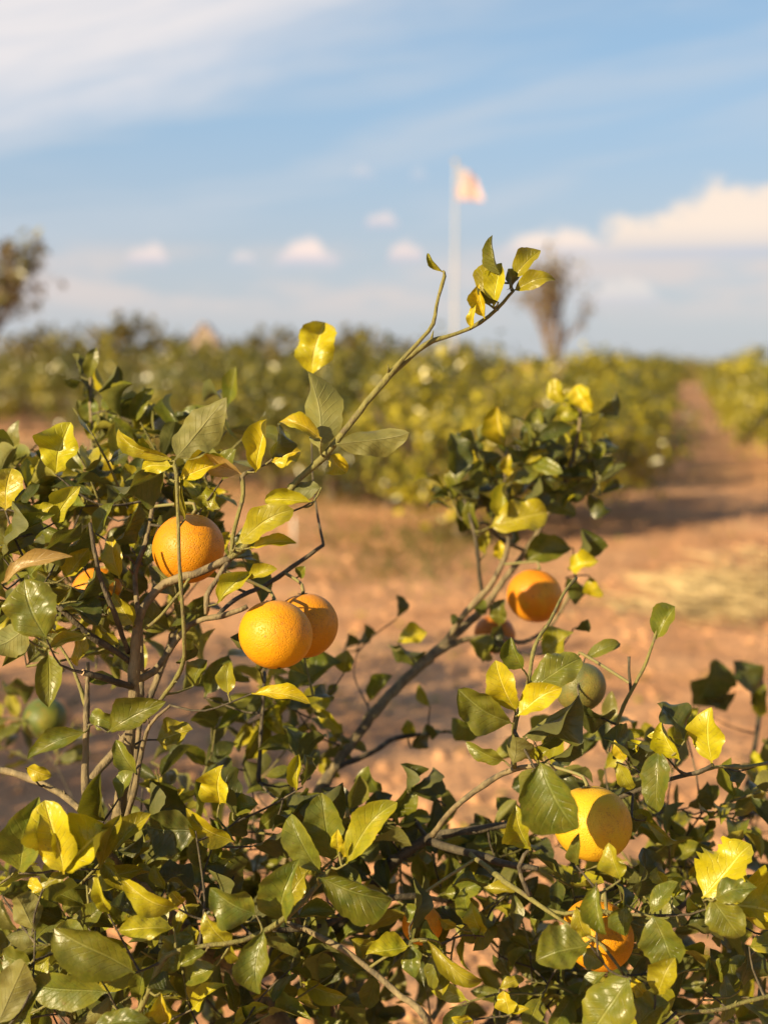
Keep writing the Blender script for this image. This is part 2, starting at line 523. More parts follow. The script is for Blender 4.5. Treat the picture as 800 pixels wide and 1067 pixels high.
def leaf_mesh(mb, base, tip, W, kind, nrm, fold=0.25, curl=0.1, wave=0.12, twist=0.0, rows=13, cols=6, torn=0.0, seed=0, mi=0, pet=0.12):
    r = random.Random(seed)
    a = tip - base
    L = a.length
    a = a / L
    nrm = (nrm - a * nrm.dot(a)).normalized()
    s = a.cross(nrm).normalized()
    ph1, ph2 = r.uniform(0, 6.28), r.uniform(0, 6.28)
    k1, k2 = r.uniform(7, 12), r.uniform(7, 12)
    e1, e2 = r.uniform(0.48, 0.70), r.uniform(0.46, 0.86)
    qm = e1 / (e1 + e2)
    pk = qm ** e1 * (1 - qm) ** e2
    pk1, pk2 = r.uniform(16, 24), r.uniform(4, 6)
    puck = r.uniform(0.03, 0.085)
    sk = r.uniform(-0.5, 0.9)                    # tip recurved or hooked
    bend = r.uniform(-0.05, 0.05)
    roll_in = r.uniform(-0.5, 0.8) if r.random() < 0.65 else 0.0
    fold = fold + r.uniform(0.0, 0.38)
    if torn == 0 and r.random() < 0.3:
        torn = r.uniform(0.03, 0.08)
    vs, uv, fs = [], [], []
    for i in range(rows + 1):
        t = i / rows
        t = t if t > 0 else 0.0
        q = max(0.0, (t - pet) / (1 - pet))
        hw = 0.5 * W * (max(q, 0.0) ** e1) * (max(0.0, 1 - q) ** e2) / pk if q > 0 else 0.0
        tw = twist * (t - 0.4)
        ss = s * math.cos(tw) + nrm * math.sin(tw)
        nn = nrm * math.cos(tw) - s * math.sin(tw)
        arch = curl * L * (4 * q * (1 - q)) * (1 + sk * (2 * q - 1)) if q > 0 else 0.0
        c = base + a * (L * t) + nrm * arch + s * (bend * L * math.sin(math.pi * t))
        jl = (1 - r.uniform(0, torn)) if torn else 1
        jr = (1 - r.uniform(0, torn)) if torn else 1
        for j in range(cols + 1):
            u = -1 + 2 * j / cols
            h = max(hw * (jl if u < 0 else jr) * (1 + 0.03 * math.sin((21 if u < 0 else 26) * t + ph1) + 0.022 * math.sin(47 * t + ph2)), 0.0011 if q < 0.9 else 0.0004)
            au = abs(u)
            wv = wave * h * au ** 2 * (math.sin(k1 * t + ph1) if u < 0 else math.sin(k2 * t + ph2))
            blis = puck * h * (math.sin(pk1 * t + 2.2 * au + ph1) * min(1, au * 3) * (1 - 0.4 * au) + 0.6 * math.sin(9 * t + ph2) * math.sin(pk2 * u + ph1))
            fa = fold * (0.75 + 0.5 * t)
            z = math.sin(fa) * h * au ** 1.25 + wv + blis
            z += roll_in * h * max(0, au - 0.45) ** 1.6 * 2
            x = math.cos(fa * 0.8) * h * u * (1 - 0.22 * abs(roll_in) * au ** 2)
            vs.append(c + ss * x + nn * z)
            uv.append((0.5 + 0.5 * u, t))
    w_ = cols + 1
    for i in range(rows):
        for j in range(cols):
            fs.append((i * w_ + j, i * w_ + j + 1, (i + 1) * w_ + j + 1, (i + 1) * w_ + j))
    t1, t2 = PAL[kind]
    k = r.uniform(0.8, 1.2)
    hue = r.uniform(0.88, 1.12)
    t1 = (t1[0] * k * hue, t1[1] * k, t1[2] * k)
    t2 = (t2[0] * k, t2[1] * k, t2[2] * k)
    mb.add(vs, fs, mi, uv, t1, t2)


# ------------------------------------------------------------------ the orange tree in front
ROOT = Vector((-0.02, 1.62, 0.0))
tree = empty('orange_tree', ROOT, 'sparse orange tree in the foreground with yellowing curled leaves and long bare shoots', 'tree')
# limbs: list of (x, y, depth, radius px) per branch, material
BR = [
    # left stem and the long shoot that crosses the sky
    ('bark', [(118, 905, 1.34, 9), (122, 865, 1.33, 8.5), (126, 832, 1.32, 8), (131, 800, 1.31, 7), (137, 750, 1.30, 6.5), (140, 700, 1.29, 6.5), (144, 645, 1.28, 5.5), (155, 625, 1.28, 5), (172, 607, 1.28, 4.6), (200, 599, 1.27, 4.4), (240, 582, 1.27, 4.4)]),
    ('twig', [(238, 583, 1.27, 4), (272, 552, 1.27, 4.2), (310, 500, 1.27, 4.3), (337, 475, 1.27, 4.3), (385, 415, 1.27, 4.2), (400, 397, 1.27, 4.4), (414, 380, 1.27, 3.2), (440, 352, 1.27, 2.6), (451, 338, 1.27, 2.8), (456, 310, 1.27, 2.2), (462, 288, 1.27, 2.2), (461, 282, 1.27, 1.6)]),
    ('twig', [(400, 397, 1.27, 4), (415, 383, 1.275, 3.4), (432, 367, 1.28, 3.8), (450, 355, 1.28, 3.6), (466, 350, 1.28, 2.6), (490, 342, 1.28, 2.3), (510, 330, 1.28, 2.4), (525, 315, 1.28, 2.3), (535, 303, 1.28, 1.8)]),
    ('twig', [(241, 582, 1.27, 3), (243, 560, 1.265, 2.8), (250, 532, 1.26, 2.8), (254, 515, 1.26, 2.8), (252, 498, 1.26, 3), (258, 492, 1.26, 2.6)]),
    ('twig', [(150, 752, 1.30, 3), (178, 716, 1.285, 2.8), (190, 690, 1.265, 2.8), (191, 655, 1.25, 2.6), (188, 600, 1.24, 2.5), (185, 540, 1.24, 2.5), (182, 484, 1.24, 2.6)]),
    ('bark', [(134, 835, 1.36, 3.2), (146, 760, 1.36, 3), (148, 700, 1.35, 3), (147, 655, 1.35, 2.6)]),
    ('bark', [(103, 885, 1.30, 6), (98, 862, 1.29, 5), (88, 822, 1.28, 4.2), (90, 770, 1.28, 3.8), (90, 737, 1.28, 3.8), (91, 712, 1.28, 2.4), (92, 690, 1.28, 1.6)]),
    ('twig', [(90, 737, 1.28, 3), (75, 695, 1.30, 2), (56, 668, 1.31, 1.8), (40, 660, 1.31, 1.6)]),
    ('bark', [(100, 862, 1.29, 5), (85, 845, 1.31, 4.2), (60, 826, 1.33, 4), (22, 807, 1.35, 4), (-25, 798, 1.38, 4)]),
    ('bark', [(90, 822, 1.34, 5), (104, 800, 1.35, 5), (130, 770, 1.37, 5), (150, 740, 1.40, 4), (170, 690, 1.42, 4), (182, 655, 1.45, 3)]),
    ('bark', [(124, 880, 1.32, 4), (140, 826, 1.30, 3.2), (150, 780, 1.29, 3), (158, 755, 1.28, 2), (178, 735, 1.28, 1.5)]),
    ('dark_twig', [(134, 680, 1.29, 3), (120, 640, 1.25, 2.8), (107, 610, 1.24, 2.6), (97, 570, 1.23, 2.4), (94, 545, 1.23, 2)]),
    ('dark_twig', [(136, 690, 1.29, 3.6), (112, 672, 1.27, 3.6), (92, 660, 1.26, 3.6), (62, 633, 1.25, 3)]),
    ('dark_twig', [(138, 716, 1.29, 3.6), (115, 709, 1.26, 3.4), (88, 701, 1.24, 3.6)]),
    ('bark', [(140, 708, 1.30, 4), (160, 700, 1.32, 4), (185, 665, 1.33, 3.6), (205, 647, 1.32, 3.4), (230, 640, 1.31, 3.2), (258, 632, 1.31, 3)]),
    ('dark_twig', [(228, 640, 1.32, 2.6), (250, 622, 1.36, 2.6), (275, 610, 1.38, 2.6), (305, 592, 1.39, 2.6), (337, 568, 1.40, 2.2)]),
    ('bark', [(144, 650, 1.30, 3), (141, 600, 1.33, 3), (152, 565, 1.35, 2.8), (160, 520, 1.37, 2.4), (163, 495, 1.38, 2)]),
    ('twig', [(200, 600, 1.27, 2), (168, 640, 1.26, 2), (152, 655, 1.27, 2)]),
    ('bark', [(238, 585, 1.27, 3), (224, 605, 1.26, 3), (213, 622, 1.25, 3), (215, 640, 1.25, 2.4)]),
    ('bark', [(150, 640, 1.42, 3), (160, 600, 1.5, 3), (128, 520, 1.58, 2.6), (100, 480, 1.6, 2.4), (96, 440, 1.6, 2), (95, 400, 1.6, 1.6), (98, 372, 1.6, 1.2)]),
    ('dark_twig', [(276, 700, 1.45, 2), (272, 760, 1.45, 2.2), (270, 815, 1.44, 2.4)]),
    # middle limb, further back
    ('bark', [(300, 905, 1.60, 9), (322, 845, 1.62, 7.5), (345, 805, 1.64, 6.5), (372, 765, 1.66, 6), (410, 720, 1.68, 6), (440, 690, 1.70, 6), (470, 664, 1.72, 5.5), (500, 638, 1.74, 4.5), (520, 610, 1.76, 4), (548, 575, 1.77, 3.6), (566, 543, 1.78, 3), (590, 500, 1.79, 2.6), (603, 450, 1.80, 2.2), (603, 420, 1.80, 1.6)]),
    ('bark', [(462, 672, 1.72, 4), (490, 632, 1.70, 3.6), (512, 608, 1.69, 3.4), (527, 575, 1.70, 3), (529, 545, 1.70, 2.6), (525, 500, 1.72, 2), (528, 470, 1.72, 1.6)]),
    ('dark_twig', [(502, 620, 1.72, 2.4), (498, 578, 1.70, 2.2), (491, 545, 1.70, 2), (480, 510, 1.72, 1.6)]),
    ('dark_twig', [(548, 575, 1.77, 2.4), (520, 560, 1.74, 2), (508, 545, 1.72, 1.6)]),
    ('bark', [(440, 690, 1.70, 4), (480, 668, 1.72, 3.6), (515, 664, 1.74, 3), (545, 668, 1.76, 2.6), (575, 650, 1.78, 2.2), (600, 605, 1.77, 2)]),
    # right-hand limbs
    ('dark_twig', [(340, 985, 1.46, 7), (375, 945, 1.44, 6.6), (405, 902, 1.43, 6.4), (445, 874, 1.42, 6), (482, 867, 1.42, 4.6), (525, 860, 1.42, 4), (560, 850, 1.41, 3.4), (600, 846, 1.40, 3)]),
    ('bark', [(450, 870, 1.40, 3.4), (475, 840, 1.36, 3.4), (510, 814, 1.33, 3.4), (536, 802, 1.30, 3.2), (566, 796, 1.27, 2.6)]),
    ('dark_twig', [(445, 876, 1.42, 5), (485, 888, 1.38, 4.6), (520, 898, 1.34, 4.2), (560, 905, 1.32, 3)]),
    ('twig', [(490, 890, 1.36, 3.4), (518, 912, 1.30, 3.6), (550, 936, 1.26, 3.4), (578, 955, 1.24, 2.6), (607, 973, 1.23, 2.2), (627, 987, 1.22, 2.2), (650, 1016, 1.21, 2)]),
    ('twig', [(566, 946, 1.25, 2.4), (588, 952, 1.24, 2.4), (612, 948, 1.23, 2.2), (642, 952, 1.23, 2.4), (676, 954, 1.22, 2.4)]),
    ('dark_twig', [(552, 934, 1.26, 3), (540, 905, 1.26, 2.2), (553, 884, 1.26, 1.8)]),
    ('twig', [(536, 800, 1.29, 3), (535, 760, 1.27, 2.8), (549, 712, 1.28, 2.6), (557, 674, 1.30, 2.4), (572, 648, 1.32, 2.2), (585, 622, 1.35, 2), (600, 602, 1.38, 1.8)]),
    ('dark_twig', [(543, 842, 1.30, 2), (548, 822, 1.29, 2), (556, 803, 1.28, 2)]),
    ('dark_twig', [(600, 846, 1.38, 2.6), (640, 832, 1.33, 2.4), (700, 811, 1.27, 2.6), (726, 805, 1.26, 2.4), (742, 797, 1.26, 2.2)]),
    ('twig', [(700, 811, 1.27, 2.8), (727, 804, 1.265, 2.6), (745, 797, 1.27, 2.2), (775, 798, 1.29, 2.2), (830, 793, 1.33, 2.2)]),
    ('twig', [(640, 790, 1.36, 2.4), (642, 765, 1.35, 2.2), (650, 737, 1.34, 2.3), (661, 714, 1.33, 2.4), (673, 688, 1.33, 2.2), (683, 657, 1.33, 1.8)]),
    ('dark_twig', [(657, 722, 1.335, 1.8), (655, 700, 1.33, 1.6), (655, 684, 1.33, 1.6)]),
    ('dark_twig', [(765, 905, 1.75, 4), (770, 855, 1.85, 3.6), (780, 805, 1.95, 3.2), (789, 760, 2.0, 2.8), (793, 720, 2.05, 2.4), (790, 695, 2.05, 1.8)]),
    ('twig', [(704, 1055, 1.20, 3), (746, 1054, 1.21, 2.8), (778, 1043, 1.22, 2.8), (830, 1030, 1.24, 2.6)]),
    # front twigs along the bottom
    ('twig', [(140, 1075, 1.20, 4.6), (146, 1052, 1.19, 4.4), (160, 1022, 1.185, 4), (173, 996, 1.18, 3.6), (197, 989, 1.18, 3), (240, 983, 1.18, 3), (264, 976, 1.19, 3.2), (300, 955, 1.20, 3.8), (332, 922, 1.21, 3.2), (345, 903, 1.22, 2.6)]),
    ('bark', [(300, 962, 1.32, 3), (332, 975, 1.26, 3.2), (358, 988, 1.24, 3.4), (385, 1008, 1.23, 3.6), (410, 1031, 1.22, 3.8), (445, 1072, 1.21, 4)]),
    ('dark_twig', [(285, 968, 1.33, 3), (330, 967, 1.36, 4), (370, 948, 1.38, 4), (400, 937, 1.39, 4), (428, 933, 1.40, 3.4), (470, 940, 1.44, 2.4)]),
    ('twig', [(385, 1008, 1.23, 2), (405, 995, 1.23, 1.8), (428, 983, 1.235, 2), (446, 979, 1.24, 1.8)]),
    ('dark_twig', [(412, 842, 1.46, 1.6), (424, 826, 1.45, 1.6), (445, 830, 1.46, 1.4), (464, 840, 1.47, 1)]),
    ('dark_twig', [(350, 800, 1.63, 3), (388, 784, 1.66, 3.4), (410, 770, 1.7, 2.8), (440, 765, 1.72, 2), (470, 762, 1.72, 1.6)]),
    ('dark_twig', [(447, 878, 1.42, 3), (420, 840, 1.5, 2), (405, 865, 1.5, 2)]),
]
# where the limbs join the trunk, hidden low in the crown
FORK = ROOT + Vector((0.0, -0.02, 0.52))
SAMPLES = []                      # points on limbs: (Vector, radius)
trunk = MB()
def tp(pts, rads, step=0.02):
    return smooth_path([Vector(p) for p in pts], rads, step)
p_, r_ = tp([ROOT + Vector((0, 0, -0.03)), ROOT + Vector((0.01, 0, 0.18)), ROOT + Vector((0.0, -0.01, 0.4)), FORK], [0.050, 0.036, 0.032, 0.030])
trunk.tube(p_, r_, 12, jit=0.05, rng=rng)
trunk.build('trunk', M['bark'], tree)
LOW = [(0, 0.016), (6, 0.012), (21, 0.018), (26, 0.015), (38, 0.010), (40, 0.010), (41, 0.008)]
def rnd3():
    return Vector((rng.gauss(0, 1), rng.gauss(0, 1), rng.gauss(0, 1)))

for bi, (mt, pts) in enumerate(BR):
    v = [P(x, y, d) for x, y, d, r in pts]
    rd = [r * (0.80 if mt == 'twig' else 0.9) * d / F for x, y, d, r in pts]
    if bi in dict(LOW):
        rr = dict(LOW)[bi]
        mid = FORK.lerp(v[0], 0.5) + Vector((rng.uniform(-.03, .03), rng.uniform(-.02, .02), 0.0))
        if bi in (39, 40, 41, 38):
            mid = mid + Vector((0, -0.05, 0.03))
        if bi in (39, 40):
            v = [FORK, mid] + v
            rd = [rr, rr * 0.8] + rd
        elif bi == 41:
            v = v + [FORK.lerp(v[-1], 0.5), FORK]
            rd = rd + [rr * 0.8, rr]
        else:
            v = [FORK, mid] + v
            rd = [rr, max(rr * 0.8, rd[0])] + rd
    p_, r_ = smooth_path(v, rd, 0.009)
    # knobbly nodes
    r_ = [x * (1 + 0.22 * max(0, math.sin(i * 0.55 + bi)) ** 6 + rng.uniform(-0.05, 0.05)) for i, x in enumerate(r_)]
    kink, kv = Vector(), []
    nxt = rnd3()
    cur = rnd3()
    for i in range(len(p_)):
        f_ = (i % 4) / 4.0
        if i % 4 == 0:
            cur, nxt = nxt, rnd3()
        kv.append(cur.lerp(nxt, f_))
    p2 = [p + (k_ * 0.00075 if 1 < i_ < len(p_) - 1 else Vector()) + rnd3() * (0.08 * x) for i_, (p, x, k_) in enumerate(zip(p_, r_, kv))]
    mb = MB()
    mb.tube(p2, r_, 8, jit=0.06, rng=rng)
    # leaf-scar bumps and short thorns
    for i in range(6, len(p2) - 3, 9):
        if rng.random() < 0.55:
            dr = Vector((rng.gauss(0, 1), rng.gauss(0, 1), rng.gauss(0, 1))).normalized()
            ax = (p2[i + 1] - p2[i]).normalized()
            dr = (dr - ax * dr.dot(ax)).normalized()
            ln = rng.choice((0.002, 0.0025, 0.007))
            mb.tube([p2[i] + dr * r_[i] * 0.6, p2[i] + (dr + ax * 0.5) * (r_[i] + ln)], [min(0.0018, r_[i] * 0.7), 0.0004], 5)
    if bi == 13:
        o_ = mb
        e = p2[-1]
        ax = (p2[-1] - p2[-2]).normalized()
        x = ax.orthogonal().normalized()
        y = ax.cross(x)
        ring = [e + ax * 0.0012 + (x * math.cos(k * math.pi / 5) + y * math.sin(k * math.pi / 5)) * r_[-1] * 1.05 for k in range(10)]
        mb.add(ring, [tuple(range(10))], 1)
    mb.build('branch' if max(rd) > 0.0028 else 'twig', [M[mt], M['cut']], tree)
    for p, x in zip(p_, r_):
        SAMPLES.append((p, x))
SP = np.array([tuple(p) for p, _ in SAMPLES])
SR = np.array([x for _, x in SAMPLES])

foliage = MB()               # the many leaves behind the ones that show large, and their twigs
SPN = N_LIMB = len(SP)
SP = np.vstack([SP, np.zeros((60000, 3))])
SR = np.concatenate([SR, np.zeros(60000)])


def attach(pt, maxd=0.4):
    """a thin twig from a leaf base to the nearest limb or twig"""
    global SPN
    dv = SP[:SPN] - np.array(tuple(pt))
    dist = np.sqrt((dv ** 2).sum(1)) + np.maximum(0, dv[:, 2]) * 1.2
    k = int(dist.argmin())
    q = Vector(SP[k])
    L = (q - pt).length
    if L < 0.004 or L > maxd:
        return
    midp = pt.lerp(q, 0.5) + Vector((0, 0, -0.08 * L)) + Vector((rng.gauss(0, .09), rng.gauss(0, .09), rng.gauss(0, .09))) * L
    r1 = max(0.0011, min(0.0018, SR[k]))
    a_, b_ = smooth_path([pt, midp, q], [0.0009, 0.0011, r1], 0.012)
    foliage.tube(a_, b_, 5, mi=1 if L < 0.03 else 2, cap=False)
    for p in a_[1:]:
        SP[SPN] = p
        SR[SPN] = 0.0013
        SPN += 1


# leaves that show large: base x y, tip x y, width px, colour, depth, roll deg, fold, curl
H = [
 # blurred sprig upper left
 (92,395,100,362,14,'g',1.6,10,.3,.1),(84,392,76,369,10,'d',1.6,60,.3,.1),(86,396,67,395,10,'d',1.6,60,.2,.1),(100,410,123,381,13,'d',1.6,40,.3,.1),
 (93,420,85,395,14,'d',1.6,60,.4,.1),(95,441,94,414,18,'g',1.6,15,.3,.1),(112,428,151,402,19,'d',1.58,62,.2,.1),(112,442,140,420,15,'g',1.6,30,.3,.1),
 (138,441,160,405,18,'g',1.57,20,.4,.15),(96,460,99,438,11,'y',1.6,10,.3,.1),(103,462,103,432,10,'d',1.6,60,.3,.1),(120,505,117,466,26,'Y',1.58,10,.3,.1),
 (140,445,185,440,12,'g',1.6,25,.3,.1),
 # left margin
 (58,494,74,440,38,'Y',1.33,5,.55,.12),(6,532,13,488,30,'Y',1.26,10,.35,.1),(4,582,13,522,30,'d',1.25,60,.2,.1),(57,545,84,507,24,'y',1.27,15,.3,.1),
 (32,542,57,526,15,'y',1.27,20,.5,.1),(5,573,58,536,16,'g',1.25,40,.45,.15),(28,577,85,544,24,'d',1.24,58,.4,.12),(60,583,93,547,18,'d',1.29,62,.3,.1),
 (2,608,76,580,15,'o',1.21,35,.5,.12),(68,602,93,571,21,'y',1.28,15,.3,.1),(49,666,26,604,52,'g',1.19,8,.38,.08),(30,653,-12,676,32,'p',1.20,12,.2,.1),
 (125,603,117,558,21,'Y',1.30,10,.4,.1),(140,652,119,618,23,'y',1.27,20,.3,.1),(92,662,46,681,14,'Y',1.24,25,.6,.15),(88,660,80,694,15,'Y',1.25,20,.4,.15),
 (125,672,104,650,14,'y',1.28,20,.3,.1),(64,628,102,652,20,'d',1.27,55,.3,.1),(80,627,99,590,15,'d',1.27,60,.3,.1),(120,630,136,580,20,'d',1.38,60,.3,.1),
 (100,556,119,524,15,'g',1.33,30,.4,.1),(110,572,145,524,14,'d',1.32,60,.4,.1),(139,546,148,517,11,'Y',1.40,15,.3,.1),(138,573,148,552,15,'y',1.38,15,.3,.1),
 (39,714,3,713,17,'d',1.75,60,.2,.1),(132,716,88,708,11,'g',1.29,40,.3,.1),(136,704,113,668,25,'d',1.33,60,.2,.1),(190,692,194,665,17,'d',1.30,60,.2,.1),
 (110,640,82,618,20,'d',1.36,50,.2,.1),(118,622,92,604,18,'g',1.36,30,.3,.1),(126,640,108,626,20,'d',1.36,50,.2,.1),(75,612,96,640,16,'d',1.34,55,.3,.1),(120,606,100,596,16,'g',1.36,25,.3,.1),
 (498,672,522,652,28,'d',1.72,50,.2,.1),(503,690,512,662,22,'g',1.71,30,.2,.1),(530,680,512,668,18,'d',1.70,50,.2,.1),
 (70,560,40,545,20,'g',1.40,25,.4,.1),(150,500,128,488,22,'y',1.42,15,.3,.1),(215,540,196,520,22,'g',1.36,25,.3,.1),(230,530,212,512,20,'y',1.34,15,.4,.1),(165,545,140,535,20,'d',1.36,50,.3,.1),(90,520,70,505,22,'d',1.45,50,.3,.1),(150,590,165,560,22,'g',1.36,35,.3,.1),(110,600,128,575,20,'d',1.40,55,.3,.1),
 (60,640,75,612,20,'d',1.30,55,.3,.1),(30,600,50,580,22,'g',1.30,30,.3,.1),(20,570,44,556,20,'d',1.32,55,.3,.1),
 # sprig above the upper orange
 (179,479,124,446,17,'Y',1.24,25,.6,.22),(158,468,139,473,20,'Y',1.25,10,.5,.1),(180,486,148,490,17,'Y',1.24,15,.4,.15),(172,492,117,506,27,'d',1.26,58,.3,.12),
 (183,479,236,414,37,'p',1.24,8,.22,.06),(186,500,237,481,25,'Y',1.25,12,.5,.1),(193,541,187,496,11,'y',1.25,20,.4,.1),(150,532,120,514,25,'y',1.5,15,.3,.1),
 (110,532,131,503,24,'y',1.55,15,.3,.1),(34,517,56,499,18,'g',1.6,25,.3,.1),
 (324,393,339,336,42,'Y',1.5,5,.55,.1),(333,470,321,387,40,'p',1.26,4,.62,.05),(350,464,426,451,27,'p',1.26,20,.35,.08),(344,474,361,493,21,'Y',1.33,15,.3,.1),
 (335,457,291,440,17,'Y',1.25,22,.5,.2),(283,482,313,470,25,'Y',1.29,12,.3,.1),(266,492,278,437,22,'Y',1.25,15,.6,.12),(284,478,289,441,18,'d',1.27,60,.4,.1),
 (252,494,203,462,19,'o',1.26,25,.5,.18),(325,523,276,521,17,'Y',1.255,18,.35,.12),(335,508,299,506,17,'p',1.265,20,.3,.1),(246,567,306,531,27,'y',1.25,15,.4,.12),
 (261,571,309,566,14,'Y',1.25,30,.6,.15),(227,629,263,596,21,'y',1.25,15,.5,.1),(256,603,289,593,14,'y',1.25,15,.4,.1),(311,601,318,590,11,'g',1.39,25,.3,.1),
 (232,500,246,468,16,'g',1.33,30,.3,.1),
 # under the pair of oranges
 (272,702,240,664,29,'d',1.36,60,.2,.1),(238,724,240,690,19,'y',1.27,15,.5,.1),(200,716,216,688,19,'g',1.3,25,.3,.1),(262,723,323,733,15,'Y',1.27,25,.4,.15),
 (300,722,356,690,32,'g',1.6,40,.3,.1),(358,702,362,678,20,'y',1.62,15,.3,.1),(358,676,363,660,14,'d',1.85,60,.3,.1),(374,672,379,650,13,'d',1.85,60,.3,.1),(413,645,413,620,9,'d',1.8,60,.3,.1),
 (414,669,445,659,20,'Y',1.7,10,.3,.1),(404,672,444,678,14,'d',1.72,60,.3,.1),(299,735,337,751,25,'d',1.55,60,.2,.1),(335,744,336,712,23,'y',1.55,25,.3,.1),
 (328,736,357,763,13,'Y',1.55,15,.3,.1),(356,764,352,782,11,'d',1.56,60,.3,.1),
 (309,824,311,786,16,'Y',1.28,10,.5,.1),(315,820,317,786,12,'d',1.31,60,.4,.1),(229,838,233,797,31,'Y',1.25,10,.6,.12),(244,877,194,842,24,'Y',1.24,12,.8,.18),
 (250,852,210,820,29,'d',1.28,60,.3,.1),(243,846,269,838,20,'g',1.27,25,.3,.1),(298,832,357,815,28,'d',1.36,60,.2,.1),(283,838,322,822,24,'d',1.38,60,.2,.1),(262,882,304,858,23,'d',1.30,60,.3,.1),
 (285,862,322,833,24,'d',1.34,60,.2,.1),(225,872,251,838,28,'d',1.32,60,.2,.1),
 # the big rosette, bottom middle
 (333,910,304,848,28,'g',1.21,12,.4,.12),(346,898,335,826,38,'g',1.23,15,.45,.10),(353,888,352,864,12,'Y',1.21,10,.4,.1),(358,893,369,872,10,'Y',1.21,10,.4,.1),(361,900,414,836,30,'y',1.20,14,.45,.12),
 (331,914,408,937,42,'g',1.19,10,.28,.10),(275,968,270,1036,33,'g',1.17,10,.25,.08),(267,953,219,925,38,'g',1.18,10,.3,.1),(291,962,312,895,42,'g',1.21,15,.6,.2),(309,956,349,951,19,'g',1.22,20,.3,.1),
 (300,948,325,905,30,'y',1.24,25,.7,.2),(240,986,214,950,25,'y',1.19,15,.35,.1),(241,947,214,903,40,'d',1.25,60,.2,.1),(201,986,198,964,23,'y',1.20,15,.3,.1),(200,1052,237,1026,17,'Y',1.22,20,.6,.2),
 (196,1043,222,1018,18,'y',1.23,25,.6,.2),
 # left, middle height
 (112,763,173,731,32,'g',1.24,8,.28,.08),(122,757,96,742,17,'g',1.26,20,.3,.1),(89,763,29,791,21,'g',1.26,20,.35,.1),(27,800,54,809,14,'Y',1.3,15,.3,.1),(163,771,201,760,26,'y',1.33,18,.3,.1),
 (143,807,121,771,19,'g',1.26,12,.35,.1),(124,832,139,804,15,'g',1.25,40,.4,.1),(108,857,105,805,26,'g',1.25,10,.6,.08),(204,866,153,861,43,'d',1.22,20,.2,.08),
 (67,911,47,834,44,'Y',1.165,6,.3,.06),(62,908,114,862,52,'Y',1.17,8,.35,.1),(20,910,41,830,43,'g',1.18,10,.5,.08),(104,906,126,849,20,'y',1.19,15,.55,.1),(124,872,149,850,15,'g',1.27,20,.3,.1),
 (122,887,149,869,11,'d',1.26,50,.3,.1),(152,902,156,813,27,'d',1.33,60,.2,.08),(150,811,173,818,19,'y',1.5,15,.3,.1),
 # lower left
 (113,952,101,909,14,'Y',1.18,20,.6,.15),(146,957,114,944,18,'d',1.2,55,.3,.1),(186,947,126,914,24,'Y',1.18,14,.5,.18),(181,967,124,970,25,'y',1.18,15,.5,.15),(141,1014,57,967,46,'g',1.15,8,.25,.10),
 (106,1022,60,984,20,'g',1.18,20,.3,.1),(113,1034,31,1024,33,'g',1.17,12,.3,.1),(37,970,17,934,30,'p',1.19,12,.4,.1),(36,971,7,976,22,'p',1.19,15,.3,.1),(33,1003,4,994,25,'g',1.18,25,.3,.1),(-2,1068,26,1003,36,'p',1.16,12,.3,.08),
 (14,1070,39,1035,27,'g',1.17,20,.3,.1),(46,927,31,916,13,'Y',1.19,10,.4,.1),(45,926,73,909,10,'y',1.19,20,.4,.1),(3,934,32,919,21,'d',1.22,55,.3,.1),(84,968,113,944,19,'g',1.23,20,.3,.1),
 (168,1034,173,1064,21,'Y',1.17,8,.4,.1),(186,1037,154,1030,19,'d',1.18,55,.3,.1),(165,1011,201,975,31,'g',1.20,20,.3,.1),(145,1041,151,1009,17,'g',1.2,25,.3,.1),(98,1068,157,1064,26,'g',1.16,20,.3,.1),
 (60,1057,78,1038,18,'g',1.2,25,.3,.1),(116,1040,79,1066,21,'p',1.19,25,.3,.1),(172,927,161,901,13,'y',1.22,15,.4,.1),(202,927,163,914,31,'d',1.26,60,.2,.1),(215,991,188,1006,21,'g',1.18,20,.3,.1),(226,1006,194,1021,23,'g',1.19,20,.3,.1),
 (246,906,224,889,17,'y',1.26,15,.4,.1),(191,942,179,929,15,'Y',1.21,10,.3,.1),
 (652,943,650,975,24,'g',1.19,20,.3,.1),(606,990,630,1004,20,'g',1.2,20,.3,.1),(600,945,612,975,16,'y',1.2,20,.3,.1),(655,960,668,985,18,'d',1.2,50,.3,.1),(456,990,444,958,17,'g',1.27,25,.3,.1),(424,960,440,946,16,'g',1.28,25,.3,.1),(436,950,425,975,16,'d',1.28,45,.3,.1),
 # bottom middle
 (389,986,366,979,23,'y',1.26,15,.3,.1),(426,986,381,995,24,'y',1.23,12,.4,.12),(430,985,432,1019,21,'g',1.23,12,.3,.1),(445,980,503,1021,18,'y',1.23,20,.35,.22),(428,972,430,914,12,'d',1.25,60,.5,.1),
 (460,986,450,1032,17,'g',1.26,30,.3,.1),(470,1000,459,1042,15,'y',1.28,25,.3,.1),(476,966,457,957,11,'Y',1.33,10,.3,.1),(504,976,491,939,17,'Y',1.31,10,.35,.1),(490,962,485,924,17,'g',1.34,30,.3,.1),
 (505,971,531,951,19,'d',1.33,60,.2,.1),(530,1058,525,1032,19,'Y',1.26,10,.25,.1),(532,1056,551,1051,9,'Y',1.26,15,.3,.1),(504,925,536,930,13,'y',1.3,20,.3,.1),(520,1030,546,1020,11,'y',1.3,20,.3,.1),(492,1067,470,1060,12,'Y',1.26,15,.3,.1),
 (426,826,451,799,22,'d',1.44,62,.3,.1),(425,823,417,796,13,'d',1.44,62,.3,.1),(395,827,384,798,24,'g',1.5,40,.3,.1),(402,868,436,858,15,'d',1.45,40,.3,.1),(515,892,515,866,27,'d',1.42,60,.2,.1),
 # blurred sprigs behind, middle
